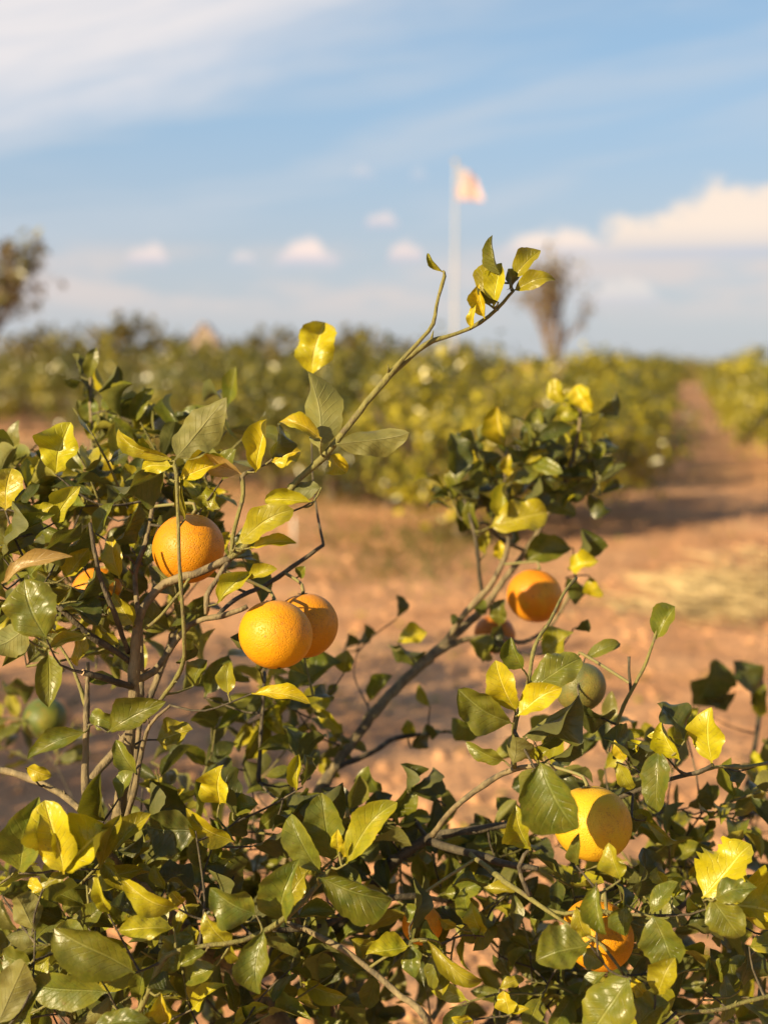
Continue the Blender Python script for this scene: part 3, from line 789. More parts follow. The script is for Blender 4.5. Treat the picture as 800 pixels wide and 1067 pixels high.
 (384,731,409,704,17,'g',1.72,30,.3,.1),(448,736,436,714,10,'y',1.72,20,.3,.1),(428,780,441,757,13,'d',1.7,60,.3,.1),(430,768,424,750,13,'y',1.72,15,.3,.1),(464,761,443,754,9,'d',1.7,60,.3,.1),(502,766,471,748,27,'g',1.6,35,.3,.1),
 # rosette right of the middle
 (534,754,477,718,36,'g',1.24,12,.5,.1),(537,742,516,688,27,'Y',1.24,12,.45,.1),(539,746,585,717,26,'Y',1.22,15,.35,.1),(548,722,605,686,34,'g',1.24,10,.4,.1),(545,698,532,664,25,'g',1.26,20,.5,.12),
 (545,767,602,724,21,'d',1.25,60,.3,.1),(546,768,597,734,13,'p',1.245,30,.4,.1),(548,770,574,749,15,'p',1.24,30,.3,.1),(560,782,589,744,30,'d',1.28,60,.2,.1),(572,791,606,764,12,'d',1.27,60,.3,.1),(597,735,641,743,20,'d',1.36,50,.4,.22),
 (534,797,536,768,31,'p',1.25,20,.35,.1),(526,793,485,773,15,'g',1.26,35,.4,.15),(557,792,553,774,15,'y',1.26,10,.4,.1),(560,791,572,781,13,'y',1.26,10,.4,.1),(561,792,600,864,58,'g',1.15,10,.3,.12),(581,826,560,809,15,'Y',1.27,15,.3,.1),
 (558,830,582,836,19,'d',1.29,55,.3,.1),(553,886,537,839,30,'y',1.24,8,.3,.1),(600,902,603,868,14,'g',1.17,30,.4,.1),(646,917,634,878,24,'y',1.17,10,.25,.08),(621,920,631,974,25,'g',1.16,25,.4,.12),(614,984,558,1001,44,'g',1.15,10,.35,.12),
 (656,1018,614,1080,50,'g',1.14,10,.2,.06),(679,953,702,1005,41,'g',1.18,10,.2,.06),(677,952,706,919,17,'g',1.2,25,.4,.1),(692,922,684,903,15,'y',1.22,15,.6,.2),
 # far right
 (731,936,782,880,54,'Y',1.20,8,.3,.08),(746,942,824,962,72,'Y',1.205,8,.25,.08),(744,936,788,925,26,'g',1.175,20,.4,.1),(740,936,771,976,40,'g',1.18,15,.25,.08),(711,964,754,981,31,'d',1.23,55,.3,.1),(732,1032,739,988,33,'d',1.28,60,.2,.1),
 (745,1022,760,998,20,'g',1.28,15,.3,.1),(770,1032,776,984,27,'d',1.26,60,.2,.1),(780,986,808,984,22,'y',1.24,12,.3,.1),(682,1037,703,998,28,'y',1.17,10,.4,.12),(663,1070,697,1045,32,'g',1.17,12,.3,.1),(654,1016,686,1026,27,'d',1.2,50,.3,.1),
 (676,1042,659,1018,15,'Y',1.19,15,.3,.1),(690,1002,674,984,15,'d',1.21,55,.3,.1),(664,937,669,883,29,'d',1.25,60,.2,.1),(728,947,717,934,13,'Y',1.23,10,.4,.1),(700,935,712,915,14,'y',1.24,15,.4,.1),
 (713,772,684,733,27,'d',1.24,50,.4,.1),(708,792,689,751,23,'Y',1.24,15,.4,.12),(698,768,674,767,10,'Y',1.25,20,.4,.1),(696,774,653,772,18,'d',1.28,60,.3,.12),(651,792,640,771,12,'Y',1.27,15,.3,.1),(657,795,627,769,22,'d',1.29,60,.3,.1),(659,782,668,773,13,'Y',1.28,15,.3,.1),
 (741,795,741,737,31,'Y',1.25,8,.3,.08),(686,779,684,847,28,'g',1.24,12,.5,.1),(642,794,659,822,14,'y',1.3,15,.3,.1),(752,798,768,822,21,'d',1.34,58,.3,.1),(716,842,736,814,24,'d',1.5,58,.3,.1),(740,842,748,818,22,'g',1.52,40,.3,.1),
 (717,872,744,867,17,'Y',1.6,10,.3,.1),(672,855,706,876,10,'y',1.24,25,.5,.15),(648,857,674,850,14,'d',1.28,55,.3,.1),(720,737,746,687,38,'d',2.0,45,.2,.1),(729,729,766,720,12,'d',2.0,60,.2,.1),(788,737,763,689,20,'d',2.0,55,.3,.1),(791,748,797,713,16,'y',2.0,15,.3,.1),
 (683,666,703,632,26,'g',1.33,12,.6,.1),(609,686,646,671,13,'g',1.42,25,.4,.1),(714,762,727,738,12,'y',1.6,20,.3,.1),(800,806,785,782,16,'Y',1.8,10,.3,.1),
 # blurred branch with the single orange
 (526,466,519,423,26,'Y',1.73,8,.6,.1),(586,421,575,395,18,'Y',1.8,8,.4,.1),(616,430,599,402,23,'Y',1.79,8,.4,.1),(622,430,641,409,14,'d',1.8,58,.3,.1),(601,437,587,417,19,'y',1.8,12,.3,.1),(474,497,468,451,26,'d',1.72,35,.4,.1),(491,532,469,507,20,'d',1.72,60,.3,.1),
 (511,507,496,469,20,'d',1.72,60,.3,.1),(515,497,509,481,10,'Y',1.71,10,.3,.1),(530,497,530,473,13,'Y',1.71,10,.3,.1),(534,502,562,489,15,'g',1.72,20,.3,.1),(534,470,568,461,12,'d',1.73,55,.3,.1),(545,482,572,473,10,'y',1.73,20,.3,.1),
 (600,502,606,466,34,'d',1.78,58,.2,.1),(574,495,581,468,24,'d',1.78,60,.2,.1),(622,500,568,509,20,'d',1.75,50,.4,.1),(624,503,641,478,23,'g',1.79,40,.3,.1),(619,478,629,461,15,'g',1.79,25,.3,.1),(611,515,637,531,17,'d',1.78,45,.4,.1),
 (524,543,527,502,22,'y',1.69,10,.4,.1),(510,549,570,534,32,'y',1.68,6,.2,.08),(574,533,602,509,21,'y',1.77,15,.3,.1),(545,528,561,494,25,'d',1.74,60,.2,.1),(497,557,490,519,15,'g',1.71,25,.4,.1),(505,578,508,553,13,'y',1.72,15,.3,.1),(520,583,520,563,11,'Y',1.72,12,.3,.1),
 (597,571,547,585,29,'g',1.73,14,.4,.1),(605,588,605,551,24,'d',1.75,58,.3,.1),(592,592,623,585,22,'Y',1.72,12,.5,.12),(614,600,627,622,16,'Y',1.73,12,.4,.1),(589,602,617,611,19,'d',1.75,58,.3,.1),(520,652,525,624,19,'g',1.72,20,.6,.2),(507,638,488,632,15,'g',1.72,30,.4,.1),
 (564,682,597,659,26,'y',1.55,15,.4,.12),(597,655,612,645,12,'d',1.6,55,.3,.1),(482,645,470,640,8,'d',1.7,50,.3,.1),(556,520,600,536,18,'g',1.76,25,.3,.1),(560,470,590,455,16,'g',1.79,25,.3,.1),(598,470,610,440,14,'y',1.8,20,.3,.1),
 # the tip of the long shoot
 (521,288,513,245,14,'g',1.27,45,.8,.08),(534,290,563,261,21,'y',1.28,15,.45,.1),(534,303,578,292,19,'y',1.28,15,.35,.22),(514,320,522,274,22,'Y',1.27,15,.4,.1),(502,314,512,270,16,'y',1.28,35,.5,.1),(505,332,499,296,18,'Y',1.27,20,.5,.1),(490,342,496,316,9,'Y',1.27,20,.4,.1),(532,302,529,280,13,'d',1.285,58,.3,.1),(519,315,497,299,7,'d',1.265,50,.3,.1),
 (461,283,445,264,8,'y',1.27,15,.5,.12),
]


def hero_normal(base, tip, roll, kind, px, py):
    a = (tip - base).normalized()
    view = (EYEV - base.lerp(tip, 0.5)).normalized()
    n0 = (view - a * view.dot(a)).normalized()
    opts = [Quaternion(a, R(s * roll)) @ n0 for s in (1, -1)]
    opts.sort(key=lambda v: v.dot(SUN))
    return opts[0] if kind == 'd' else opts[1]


heroes = []
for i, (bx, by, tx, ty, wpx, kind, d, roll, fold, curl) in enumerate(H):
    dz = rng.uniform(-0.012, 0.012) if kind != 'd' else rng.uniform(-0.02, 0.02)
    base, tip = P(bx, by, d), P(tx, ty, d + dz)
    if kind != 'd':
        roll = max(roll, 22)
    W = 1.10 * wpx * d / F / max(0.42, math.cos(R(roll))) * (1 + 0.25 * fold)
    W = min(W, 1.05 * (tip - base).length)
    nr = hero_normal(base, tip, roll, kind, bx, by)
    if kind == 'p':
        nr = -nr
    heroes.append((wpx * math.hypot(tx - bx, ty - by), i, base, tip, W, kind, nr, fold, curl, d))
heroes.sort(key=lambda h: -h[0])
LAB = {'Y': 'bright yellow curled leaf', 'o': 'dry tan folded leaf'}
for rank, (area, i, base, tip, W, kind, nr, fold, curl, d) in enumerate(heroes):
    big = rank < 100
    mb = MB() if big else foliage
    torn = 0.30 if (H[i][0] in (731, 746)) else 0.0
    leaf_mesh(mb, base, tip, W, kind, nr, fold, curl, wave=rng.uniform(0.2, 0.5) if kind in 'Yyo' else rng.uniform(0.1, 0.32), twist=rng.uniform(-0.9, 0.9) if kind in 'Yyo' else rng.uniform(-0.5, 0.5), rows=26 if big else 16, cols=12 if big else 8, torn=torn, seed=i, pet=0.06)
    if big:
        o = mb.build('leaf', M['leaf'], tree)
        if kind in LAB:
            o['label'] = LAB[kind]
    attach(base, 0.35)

# sprigs that fill the crown behind
def rnd_dir(r):
    return Vector((r.gauss(0, 1), r.gauss(0, 1), r.gauss(0, 1))).normalized()


def sprig(start, dr, L, nl, r, kinds, lmin=0.040, lmax=0.066, lo=True):
    pts = [start, start + dr * L * 0.5 + rnd_dir(r) * L * 0.08, start + dr * L]
    a_, b_ = smooth_path(pts, [0.0016, 0.0013, 0.0008], 0.02)
    foliage.tube(a_, b_, 5, mi=1, cap=False)
    for k in range(nl):
        t = (k + 0.6) / nl
        p = a_[min(len(a_) - 1, int(t * (len(a_) - 1)))]
        ang = k * 2.4 + r.uniform(-.4, .4)
        x = dr.orthogonal().normalized()
        y = dr.cross(x)
        ld = (dr * r.uniform(0.35, 0.9) + (x * math.cos(ang) + y * math.sin(ang)) + Vector((0, 0, -0.15))).normalized()
        ll = r.uniform(lmin, lmax)
        nn = (Vector((0, -0.25, 0.75)) + rnd_dir(r) * 0.75).normalized()
        leaf_mesh(foliage, p, p + ld * ll, ll * r.uniform(0.42, 0.56), r.choice(kinds), nn, r.uniform(.1, .6), r.uniform(-.05, .2), r.uniform(.1, .3), r.uniform(-.5, .5), 10, 6, 0, r.randrange(10 ** 6))


rf = random.Random(5)
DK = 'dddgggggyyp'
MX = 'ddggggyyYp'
REG = [   # x0,x1,y0,y1,d0,d1,count,kinds
    (-30, 235, 490, 660, 1.36, 1.75, 50, MX), (-40, 60, 640, 720, 1.35, 1.7, 3, DK), (-60, 120, 905, 1110, 1.26, 1.7, 44, DK), (120, 340, 850, 1110, 1.30, 1.75, 62, DK),
    (340, 560, 925, 1110, 1.32, 1.8, 30, DK), (560, 850, 900, 1110, 1.28, 1.8, 56, DK), (640, 850, 800, 920, 1.40, 2.0, 20, DK), (150, 330, 720, 860, 1.42, 1.75, 15, MX),
    (475, 625, 465, 545, 1.72, 1.86, 13, 'dddgggy'), (545, 640, 790, 900, 1.34, 1.6, 9, DK), (340, 450, 840, 930, 1.45, 1.75, 7, DK), (70, 240, 430, 520, 1.45, 1.7, 9, MX), (0, 70, 745, 800, 1.9, 2.1, 3, MX), (430, 540, 880, 960, 1.45, 1.8, 6, DK),
]
for (x0, x1, y0, y1, d0, d1, cnt, kinds) in REG:
    for _ in range(cnt):
        st_ = P(rf.uniform(x0, x1), rf.uniform(y0, y1), rf.uniform(d0, d1))
        attach(st_, 0.45)
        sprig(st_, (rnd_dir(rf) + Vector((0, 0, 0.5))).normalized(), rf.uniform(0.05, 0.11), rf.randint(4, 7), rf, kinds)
# the rest of the crown, below and beside the frame
for _ in range(150):
    for _try in range(30):
        q = Vector((rf.uniform(-0.75, 0.75), rf.uniform(-0.5, 0.55), rf.uniform(0.22, 0.86)))
        if (q.x / 0.75) ** 2 + (q.y / 0.55) ** 2 > 1:
            continue
        wp = ROOT + q
        rel = wp - EYEV
        dd = rel.dot(FWD)
        py = 533.5 - rel.dot(UP) / dd * F
        px = 400 + rel.x / dd * F
        if dd > 1.12 and (py > 1120 or px < -40 or px > 840):
            break
    else:
        continue
    attach(wp, 0.5)
    sprig(wp, (rnd_dir(rf) + Vector((q.x, q.y, 0.3))).normalized(), rf.uniform(0.06, 0.13), rf.randint(5, 8), rf, DK)
fo = foliage.build('foliage', [M['leaf'], M['twig'], M['dark_twig']], tree)
fo['kind'] = 'stuff'

# ------------------------------------------------------------------ oranges
ORANGE = ((0.60, 0.20, 0.006), (0.62, 0.26, 0.010))
SHADED_O = ((0.40, 0.13, 0.008), (0.46, 0.15, 0.008))  # orange peel darkened: the shade under the branch is put into its colour
LEMON = ((0.56, 0.34, 0.014), (0.60, 0.29, 0.012))
GOLD = ((0.62, 0.265, 0.004), (0.62, 0.225, 0.004))
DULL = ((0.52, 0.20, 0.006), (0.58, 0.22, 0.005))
GREEN = ((0.075, 0.10, 0.018), (0.13, 0.15, 0.02))
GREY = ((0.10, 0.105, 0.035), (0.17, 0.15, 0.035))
FR = [
    ('orange', 197, 571, 38, 1.32, DULL, 'dull orange fruit crossed by an upright green twig, highest of the oranges at left', (0.1, 0.15, 1)),
    ('orange', 287, 661, 37.5, 1.27, GOLD, 'bright ripe orange in front, overlapping another orange just behind it', (-0.15, 0.45, 1)),
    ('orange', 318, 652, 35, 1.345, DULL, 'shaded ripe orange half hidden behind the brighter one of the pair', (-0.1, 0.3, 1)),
    ('orange', 557, 621, 28.5, 1.67, ORANGE, 'single round orange on the blurred branch right of centre', (0.1, 0.2, 1)),
    ('orange', 617, 858, 40, 1.24, LEMON, 'golden yellow orange with a broad olive leaf hanging over its left side', (-0.2, 0.2, 1)),
    ('orange', 622, 974, 37, 1.26, GOLD, 'orange low at right, mostly hidden behind round green leaves', (0.2, 0.3, 1)),
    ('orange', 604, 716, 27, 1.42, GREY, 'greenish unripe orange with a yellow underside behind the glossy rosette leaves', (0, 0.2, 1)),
    ('orange', 515, 661, 21, 1.80, SHADED_O, 'shaded brownish orange tucked under the blurred branch, left of the bright one', (0, 0.2, 1)),
    ('orange', 102, 617, 27, 1.50, ORANGE, 'orange almost hidden among leaves at far left, only slivers showing', (0, 0.2, 1)),
    ('orange', 440, 964, 21, 1.33, ORANGE, 'orange glimpsed deep in the foliage at the bottom middle', (0, 0.2, 1)),
    ('orange', 47, 749, 23, 2.0, GREEN, 'small dark green unripe fruit behind the leafy stems at far left', (0, 0.2, 1)),
]
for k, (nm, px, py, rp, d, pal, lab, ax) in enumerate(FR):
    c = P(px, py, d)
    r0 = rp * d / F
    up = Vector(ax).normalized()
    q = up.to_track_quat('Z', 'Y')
    rr = random.Random(40 + k)
    NU, NV = 48, 32
    vs, c1, c2, fs = [], [], [], []
    ph = rr.uniform(0, 6.28)
    for j in range(NV + 1):
        th = math.pi * j / NV
        for i in range(NU):
            a = 2 * math.pi * i / NU
            rad = r0 * (1 + 0.022 * math.sin(2 * a + ph) * math.sin(th) + 0.03 * math.sin(a + ph) * math.sin(2 * th) + 0.012 * math.sin(3 * a + ph * 2) * math.sin(th) ** 2)
            zz = math.cos(th)
            rad *= 1 - 0.055 * math.exp(-(th / 0.20) ** 2) - 0.028 * math.exp(-((math.pi - th) / 0.12) ** 2)
            vs.append(c + q @ Vector((rad * math.sin(th) * math.cos(a), rad * math.sin(th) * math.sin(a), rad * zz * 0.965)))
    for j in range(NV):
        for i in range(NU):
            i2 = (i + 1) % NU
            fs.append((j * NU + i, (j + 1) * NU + i, (j + 1) * NU + i2, j * NU + i2))
    mb = MB()
    mb.add(vs, fs, 0, None, pal[0], pal[1])
    # the blossom-end scar
    fruit = mb.build(nm, M['peel'], None, loc=c)
    tag(fruit, lab, 'orange', 'oranges ripening on the tree')
    cal = MB()
    top = c + q @ Vector((0, 0, r0 * 0.965 * 0.945))
    for s in range(5):
        a = 2 * math.pi * s / 5 + 0.3
        e1 = q @ Vector((math.cos(a), math.sin(a), 0))
        e2 = q @ Vector((-math.sin(a), math.cos(a), 0))
        cal.add([top + up * 0.002, top + e1 * 0.0035 + e2 * 0.002 + up * 0.0012, top + e1 * 0.0065 + up * 0.0022, top + e1 * 0.0035 - e2 * 0.002 + up * 0.0012], [(0, 1, 2, 3)])
    # stalk to the nearest limb above
    dv = SP[:N_LIMB] - np.array(tuple(top))
    dist = np.sqrt((dv ** 2).sum(1)) + np.maximum(0, -dv[:, 2]) * 3.0
    j = int(dist.argmin())
    tgt = Vector(SP[j])
    if (tgt - top).length > 0.11:
        tgt = top + (tgt - top).normalized() * 0.11
    a_, b_ = smooth_path([top - up * 0.001, top + up * min(0.012, 0.5 * (tgt - top).length + .002), tgt], [0.0022, 0.0018, 0.0018], 0.008)
    cal.tube(a_, b_, 7)
    cal.build('stalk', M['calyx'], fruit)
    # scar at the blossom end
    sm = MB()
    bot = c - up * (r0 * 0.965 * 0.975)
    sm.add([bot - up * 0.0006 + (q @ Vector((math.cos(t_ * math.pi / 4), math.sin(t_ * math.pi / 4), 0))) * 0.0024 for t_ in range(8)] + [bot - up * 0.0016],
           [(t_, 8, (t_ + 1) % 8) for t_ in range(8)])
    sm.build('blossom_scar', M['dark_twig'], fruit)

# ------------------------------------------------------------------ orchard rows
GREENS = [(0.11, 0.115, 0.012), (0.17, 0.16, 0.013), (0.27, 0.235, 0.014), (0.36, 0.30, 0.014), (0.06, 0.068, 0.012)]


def crown_leaves(mb, centre, rx, ry, rz, nclump, nleaf, ll, r, pal, cl_r=0.22, zmin=0.05, shell=0.55):
    for _ in range(nclump):
        d = rnd_dir(r)
        k = r.uniform(shell, 1.0) ** 0.6
        cp = Vector((centre.x + d.x * rx * k, centre.y + d.y * ry * k, centre.z + d.z * rz * k))
        cr = cl_r * r.uniform(0.6, 1.35)
        base_c = r.choice(pal)
        for _l in range(nleaf):
            p = cp + Vector((r.gauss(0, .5), r.gauss(0, .5), r.gauss(0, .5))) * cr
            if p.z < zmin:
                continue
            a = rnd_dir(r)
            nrm_ = (rnd_dir(r) * 0.75 + Vector((0, 0, 0.35)) + (p - centre).normalized() * 0.9)
            nrm_.normalize()
            a = (a - nrm_ * a.dot(nrm_))
            if a.length < 0.05:
                continue
            a.normalize()
            s = a.cross(nrm_)
            if s.length < 1e-3:
                continue
            s.normalize()
            L = ll * r.uniform(0.7, 1.3)
            up_ = s.cross(a)
            kk = r.uniform(0.7, 1.35)
            c = tuple(x * kk for x in base_c)
            mb.add([p - a * L * .5, p + s * L * .25 - up_ * L * .0, p + a * L * .5 - up_ * 0.1 * L, p - s * L * .25, p + up_ * -0.07 * L],
                   [(0, 1, 4), (1, 2, 4), (2, 3, 4), (3, 0, 4)], 0, None, c)


def make_tree(name, seed, h, wd, nclump, nleaf, ll, pal, loc=(0, 0, 0), cl=0.2):
    r = random.Random(seed)
    root = empty(name, (0, 0, 0), None, None)
    tm = MB()
    a_, b_ = smooth_path([Vector((0, 0, -0.03)), Vector((0.02, 0, h * .25)), Vector((0, 0.02, h * .5))], [0.06, 0.045, 0.03], 0.1)
    tm.tube(a_, b_, 7)
    for k in range(7):
        an = k * 0.9 + r.uniform(-.3, .3)
        e = Vector((math.cos(an) * wd * .36, math.sin(an) * wd * .36, h * r.uniform(.55, .9)))
        a_, b_ = smooth_path([Vector((0, 0, h * r.uniform(.15, .35))), e * 0.5 + Vector((0, 0, h * .08)), e], [0.03, 0.02, 0.007], 0.12)
        tm.tube(a_, b_, 5)
    tm.build('trunk', M['far_bark'], root)
    cm = MB()
    crown_leaves(cm, Vector((0, 0, h * 0.50)), wd * .46, wd * .46, h * .36, nclump // 2, nleaf, ll, r, pal, cl)
    nl_ = 6
    for k in range(nl_):
        an = k * 6.28 / nl_ + r.uniform(-.4, .4)
        rr = wd * r.uniform(.12, .36)
        top = h * r.uniform(.72, 1.02)
        low = h * r.uniform(.10, .35)
        crown_leaves(cm, Vector((math.cos(an) * rr, math.sin(an) * rr, (top + low) / 2)), wd * r.uniform(.16, .26), wd * r.uniform(.16, .26), (top - low) / 2, nclump // 2 // nl_ + 1, nleaf, ll, r, pal, cl)
    # loose shoots that stand out of the outline
    for k in range(16):
        an = r.uniform(0, 6.28)
        rr = wd * .5 * r.uniform(.2, .95)
        b0 = Vector((math.cos(an) * rr, math.sin(an) * rr, h * (0.93 - 0.4 * (rr / (wd * .5)) ** 2)))
        L = r.uniform(.08, .26)
        dr = (Vector((math.cos(an) * .5, math.sin(an) * .5, 1)) + rnd_dir(r) * .3).normalized()
        for t in range(8):
            crown_leaves(cm, b0 + dr * L * t / 8, .03, .03, .03, 1, 2, ll, r, pal[2:4] + pal[:1], 0.05)
    cm.build('crown', M['crown'], root, smooth=False)
    return root


def copy_tree(o, loc, rz, s):
    c = o.copy()
    COL.objects.link(c)
    c.location = loc
    c.rotation_euler = (0, 0, rz)
    c.scale = s
    for ch in o.children:
        d = ch.copy()
        COL.objects.link(d)
        d.parent = c
    return c


rt = random.Random(3)
BRIGHT = GREENS + [(0.36, 0.30, 0.014), (0.42, 0.35, 0.016), (0.27, 0.235, 0.014)]
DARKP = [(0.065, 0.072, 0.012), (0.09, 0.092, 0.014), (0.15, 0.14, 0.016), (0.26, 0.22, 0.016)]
protos = {
    'near': [make_tree('orange_tree', 21 + k, 1.68, 2.5, 190, 20, 0.088, BRIGHT, cl=0.17) for k in range(4)],
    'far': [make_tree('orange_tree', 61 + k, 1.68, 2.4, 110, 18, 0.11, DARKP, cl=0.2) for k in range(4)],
    'mid': [make_tree('orange_tree', 91 + k, 1.65, 2.3, 130, 20, 0.10, BRIGHT[:4] + DARKP[:2]) for k in range(3)],
}
used = set()


def plant(kind, px, Y, label, group, hs=1.0, ws=1.0):
    pool = protos[kind]
    o = pool[rt.randrange(len(pool))]
    x = (px - 400.0) / F * Y
    loc = (x, Y, 0)
    rz = rt.uniform(0, 6.28)
    s = (ws * rt.uniform(.92, 1.08), ws * rt.uniform(.92, 1.08), hs * (rt.uniform(.95, 1.05) if kind != 'mid' else rt.uniform(.82, 1.15)))
    if o.name not in used:
        used.add(o.name)
        o.location, o.rotation_euler, o.scale = loc, (0, 0, rz), s
    else:
        o = copy_tree(o, loc, rz, s)
    return tag(o, label, 'tree', group)


GL, GRW, GF = 'orange trees in the left row along the path', 'orange trees in the right row along the path', 'orange trees in the rows across the left background'
plant('near', 480, 11.0, 'leafy blurred tree at the near end of the left row, directly below the flagpole', GL)
plant('near', 592, 12.2, 'sunlit blurred orange tree nearest the dirt path, behind the branch with the single orange', GL)
Yv = [15.2, 17.8]
for Y, lb in zip(Yv, ('third tree along the left side of the dirt path', 'fourth orange tree along the left side of the dirt path')):
    plant('near', 400 + F * (1.34 + .242 * (Y - 12)) / Y + 8, Y, lb, GL)
for k in range(14):
    Y = 20.5 + 2.6 * k + 0.12 * k * k
    plant('mid', 400 + F * (1.34 + .242 * (Y - 12)) / Y + 4, Y, 'far orange tree merging with its neighbours along the left edge of the path', GL)
Yr = [16.6, 19.2, 21.8]
for Y, lb in zip(Yr, ('bright tree at the near end of the right row beside the path', 'second orange tree in the row right of the dirt path', 'third orange tree in the row right of the dirt path')):
    plant('near', 400 + F * (6.75 + .242 * (Y - 21)) / Y, Y, lb, GRW, 1.05)
for k in range(13):
    Y = 24.5 + 2.6 * k + 0.12 * k * k
    plant('mid', 400 + F * (6.75 + .242 * (Y - 21)) / Y, Y, 'far orange tree merging with its neighbours along the right edge of the path', GRW)
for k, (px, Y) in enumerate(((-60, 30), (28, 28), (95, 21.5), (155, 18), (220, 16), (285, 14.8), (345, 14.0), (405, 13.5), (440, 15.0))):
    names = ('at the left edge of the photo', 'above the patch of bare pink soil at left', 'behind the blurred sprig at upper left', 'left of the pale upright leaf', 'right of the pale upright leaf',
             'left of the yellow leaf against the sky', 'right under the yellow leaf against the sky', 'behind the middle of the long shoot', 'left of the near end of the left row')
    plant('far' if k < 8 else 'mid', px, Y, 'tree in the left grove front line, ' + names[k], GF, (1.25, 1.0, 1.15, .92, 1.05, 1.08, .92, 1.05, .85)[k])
nb = copy_tree(protos['near'][0], (-3.5, 2.8, 0), 1.1, (1.15, 1.15, 1.6))
tag(nb, 'taller orange tree just outside the photo at left, shading the soil', 'tree')
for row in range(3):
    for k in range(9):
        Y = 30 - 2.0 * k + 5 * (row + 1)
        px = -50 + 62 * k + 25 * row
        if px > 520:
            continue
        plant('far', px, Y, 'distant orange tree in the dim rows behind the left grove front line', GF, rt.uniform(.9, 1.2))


plant('mid', 716, 78, 'tiny far bush closing the end of the dirt path on the horizon', None, 1.1)
plant('mid', 700, 74, 'olive bush at the far end of the path, left of the one closing it', None, 1.0)
for pool in protos.values():
    for o in pool:
        if o.name not in used:
            for ch in list(o.children):
                bpy.data.objects.remove(ch)
            bpy.data.objects.remove(o)

# ------------------------------------------------------------------ taller trees on the skyline
def tall_tree(name, loc, h, wd, seed, label, leafy, pal, base_frac=0.3, ll=0.28, bark='far_bark'):
    r = random.Random(seed)
    root = empty(name, loc, label, 'tree', 'tall trees on the skyline')
    loc = Vector(loc)
    tm, cm = MB(), MB()

    def limb(p, d, L, rad, lev):
        q = p + d * L
        a_, b_ = smooth_path([p, p.lerp(q, .5) + rnd_dir(r) * L * .07, q], [rad, rad * .8, rad * .55], L / 4)
        tm.tube(a_, b_, 6 if lev < 2 else 4, cap=False)
        if lev >= 2:
            crown_leaves(cm, q, wd * .05, wd * .05, wd * .05, 1, leafy, ll, r, pal, wd * .035)
        if lev >= 4:
            return
        for k in range(3 if lev else 5):
            nd = (d + rnd_dir(r) * (0.75 if lev else 0.55) + Vector((0, 0, .40))).normalized()
            limb(p.lerp(q, r.uniform(.4, 1)), nd, L * r.uniform(.62, .86), rad * .55, lev + 1)
    limb(loc + Vector((0, 0, -0.1)), Vector((0.02, 0, 1)), h * base_frac, h * .013, 0)
    zs = sorted(v[2] for v in (cm.v or tm.v))
    dx = sorted(abs(v[0] - loc.x) for v in (cm.v or tm.v))
    kz, kx = h / zs[int(len(zs) * .985)], wd * .5 / dx[int(len(dx) * .95)]
    for mb_ in (tm, cm):
        mb_.v = [(loc.x + (v[0] - loc.x) * kx, loc.y + (v[1] - loc.y) * kx, v[2] * kz) for v in mb_.v]
    tm.build('trunk', M[bark], root)
    if cm.v:
        cm.build('crown', M['crown'], root, smooth=False)
    return root


BROWN = [(0.16, 0.11, 0.055), (0.20, 0.14, 0.07), (0.12, 0.10, 0.045)]
OLIVE = [(0.14, 0.125, 0.03), (0.11, 0.105, 0.028), (0.17, 0.14, 0.035), (0.19, 0.145, 0.04)]
def gx(px, Y):
    return ((px - 400.0) / F * Y, Y, 0)
tall_tree('tall_tree', gx(576, 58), 6.6, 3.1, 5, 'thin brownish tall tree rising above the left row, right of the long shoot tip', 3, BROWN, 0.17, 0.12)
tall_tree('tall_tree', gx(-8, 46), 5.9, 3.6, 9, 'tall brown tree with sparse crown at the left edge against the sky', 5, BROWN[:2] + OLIVE[:1], 0.17, 0.17)
BK = [(55, 62, 3.7), (138, 66, 4.5), (285, 72, 3.9), (370, 72, 4.0), (105, 75, 3.2), (190, 74, 3.2), (240, 78, 3.3), (330, 78, 3.3), (430, 74, 3.2), (20, 64, 3.3), (480, 80, 3.1), (-45, 66, 4.6)]
BT = [make_tree('background_tree', 130 + k, 4.0, 4.6, 110, 18, 0.30, OLIVE) for k in range(2)]
BLAB = ['low olive tree on the skyline just right of the tall brown tree', 'round topped olive tree, tallest on the left skyline, above the blurred sprig', 'dark olive tree on the skyline left of the yellow leaf', 'olive tree on the skyline right of the yellow leaf against the sky']
for k, (px, Y, h) in enumerate(BK):
    lb = BLAB[k] if k < 4 else 'hazy olive tree merging into the far skyline beyond the grove'
    s = (h / 4.0,) * 3
    if k < 2:
        o = BT[k]
        o.location, o.scale = gx(px, Y), s
    else:
        o = copy_tree(BT[k % 2], gx(px, Y), rt.uniform(0, 6.28), s)
    tag(o, lb, 'tree', 'olive trees along the skyline')

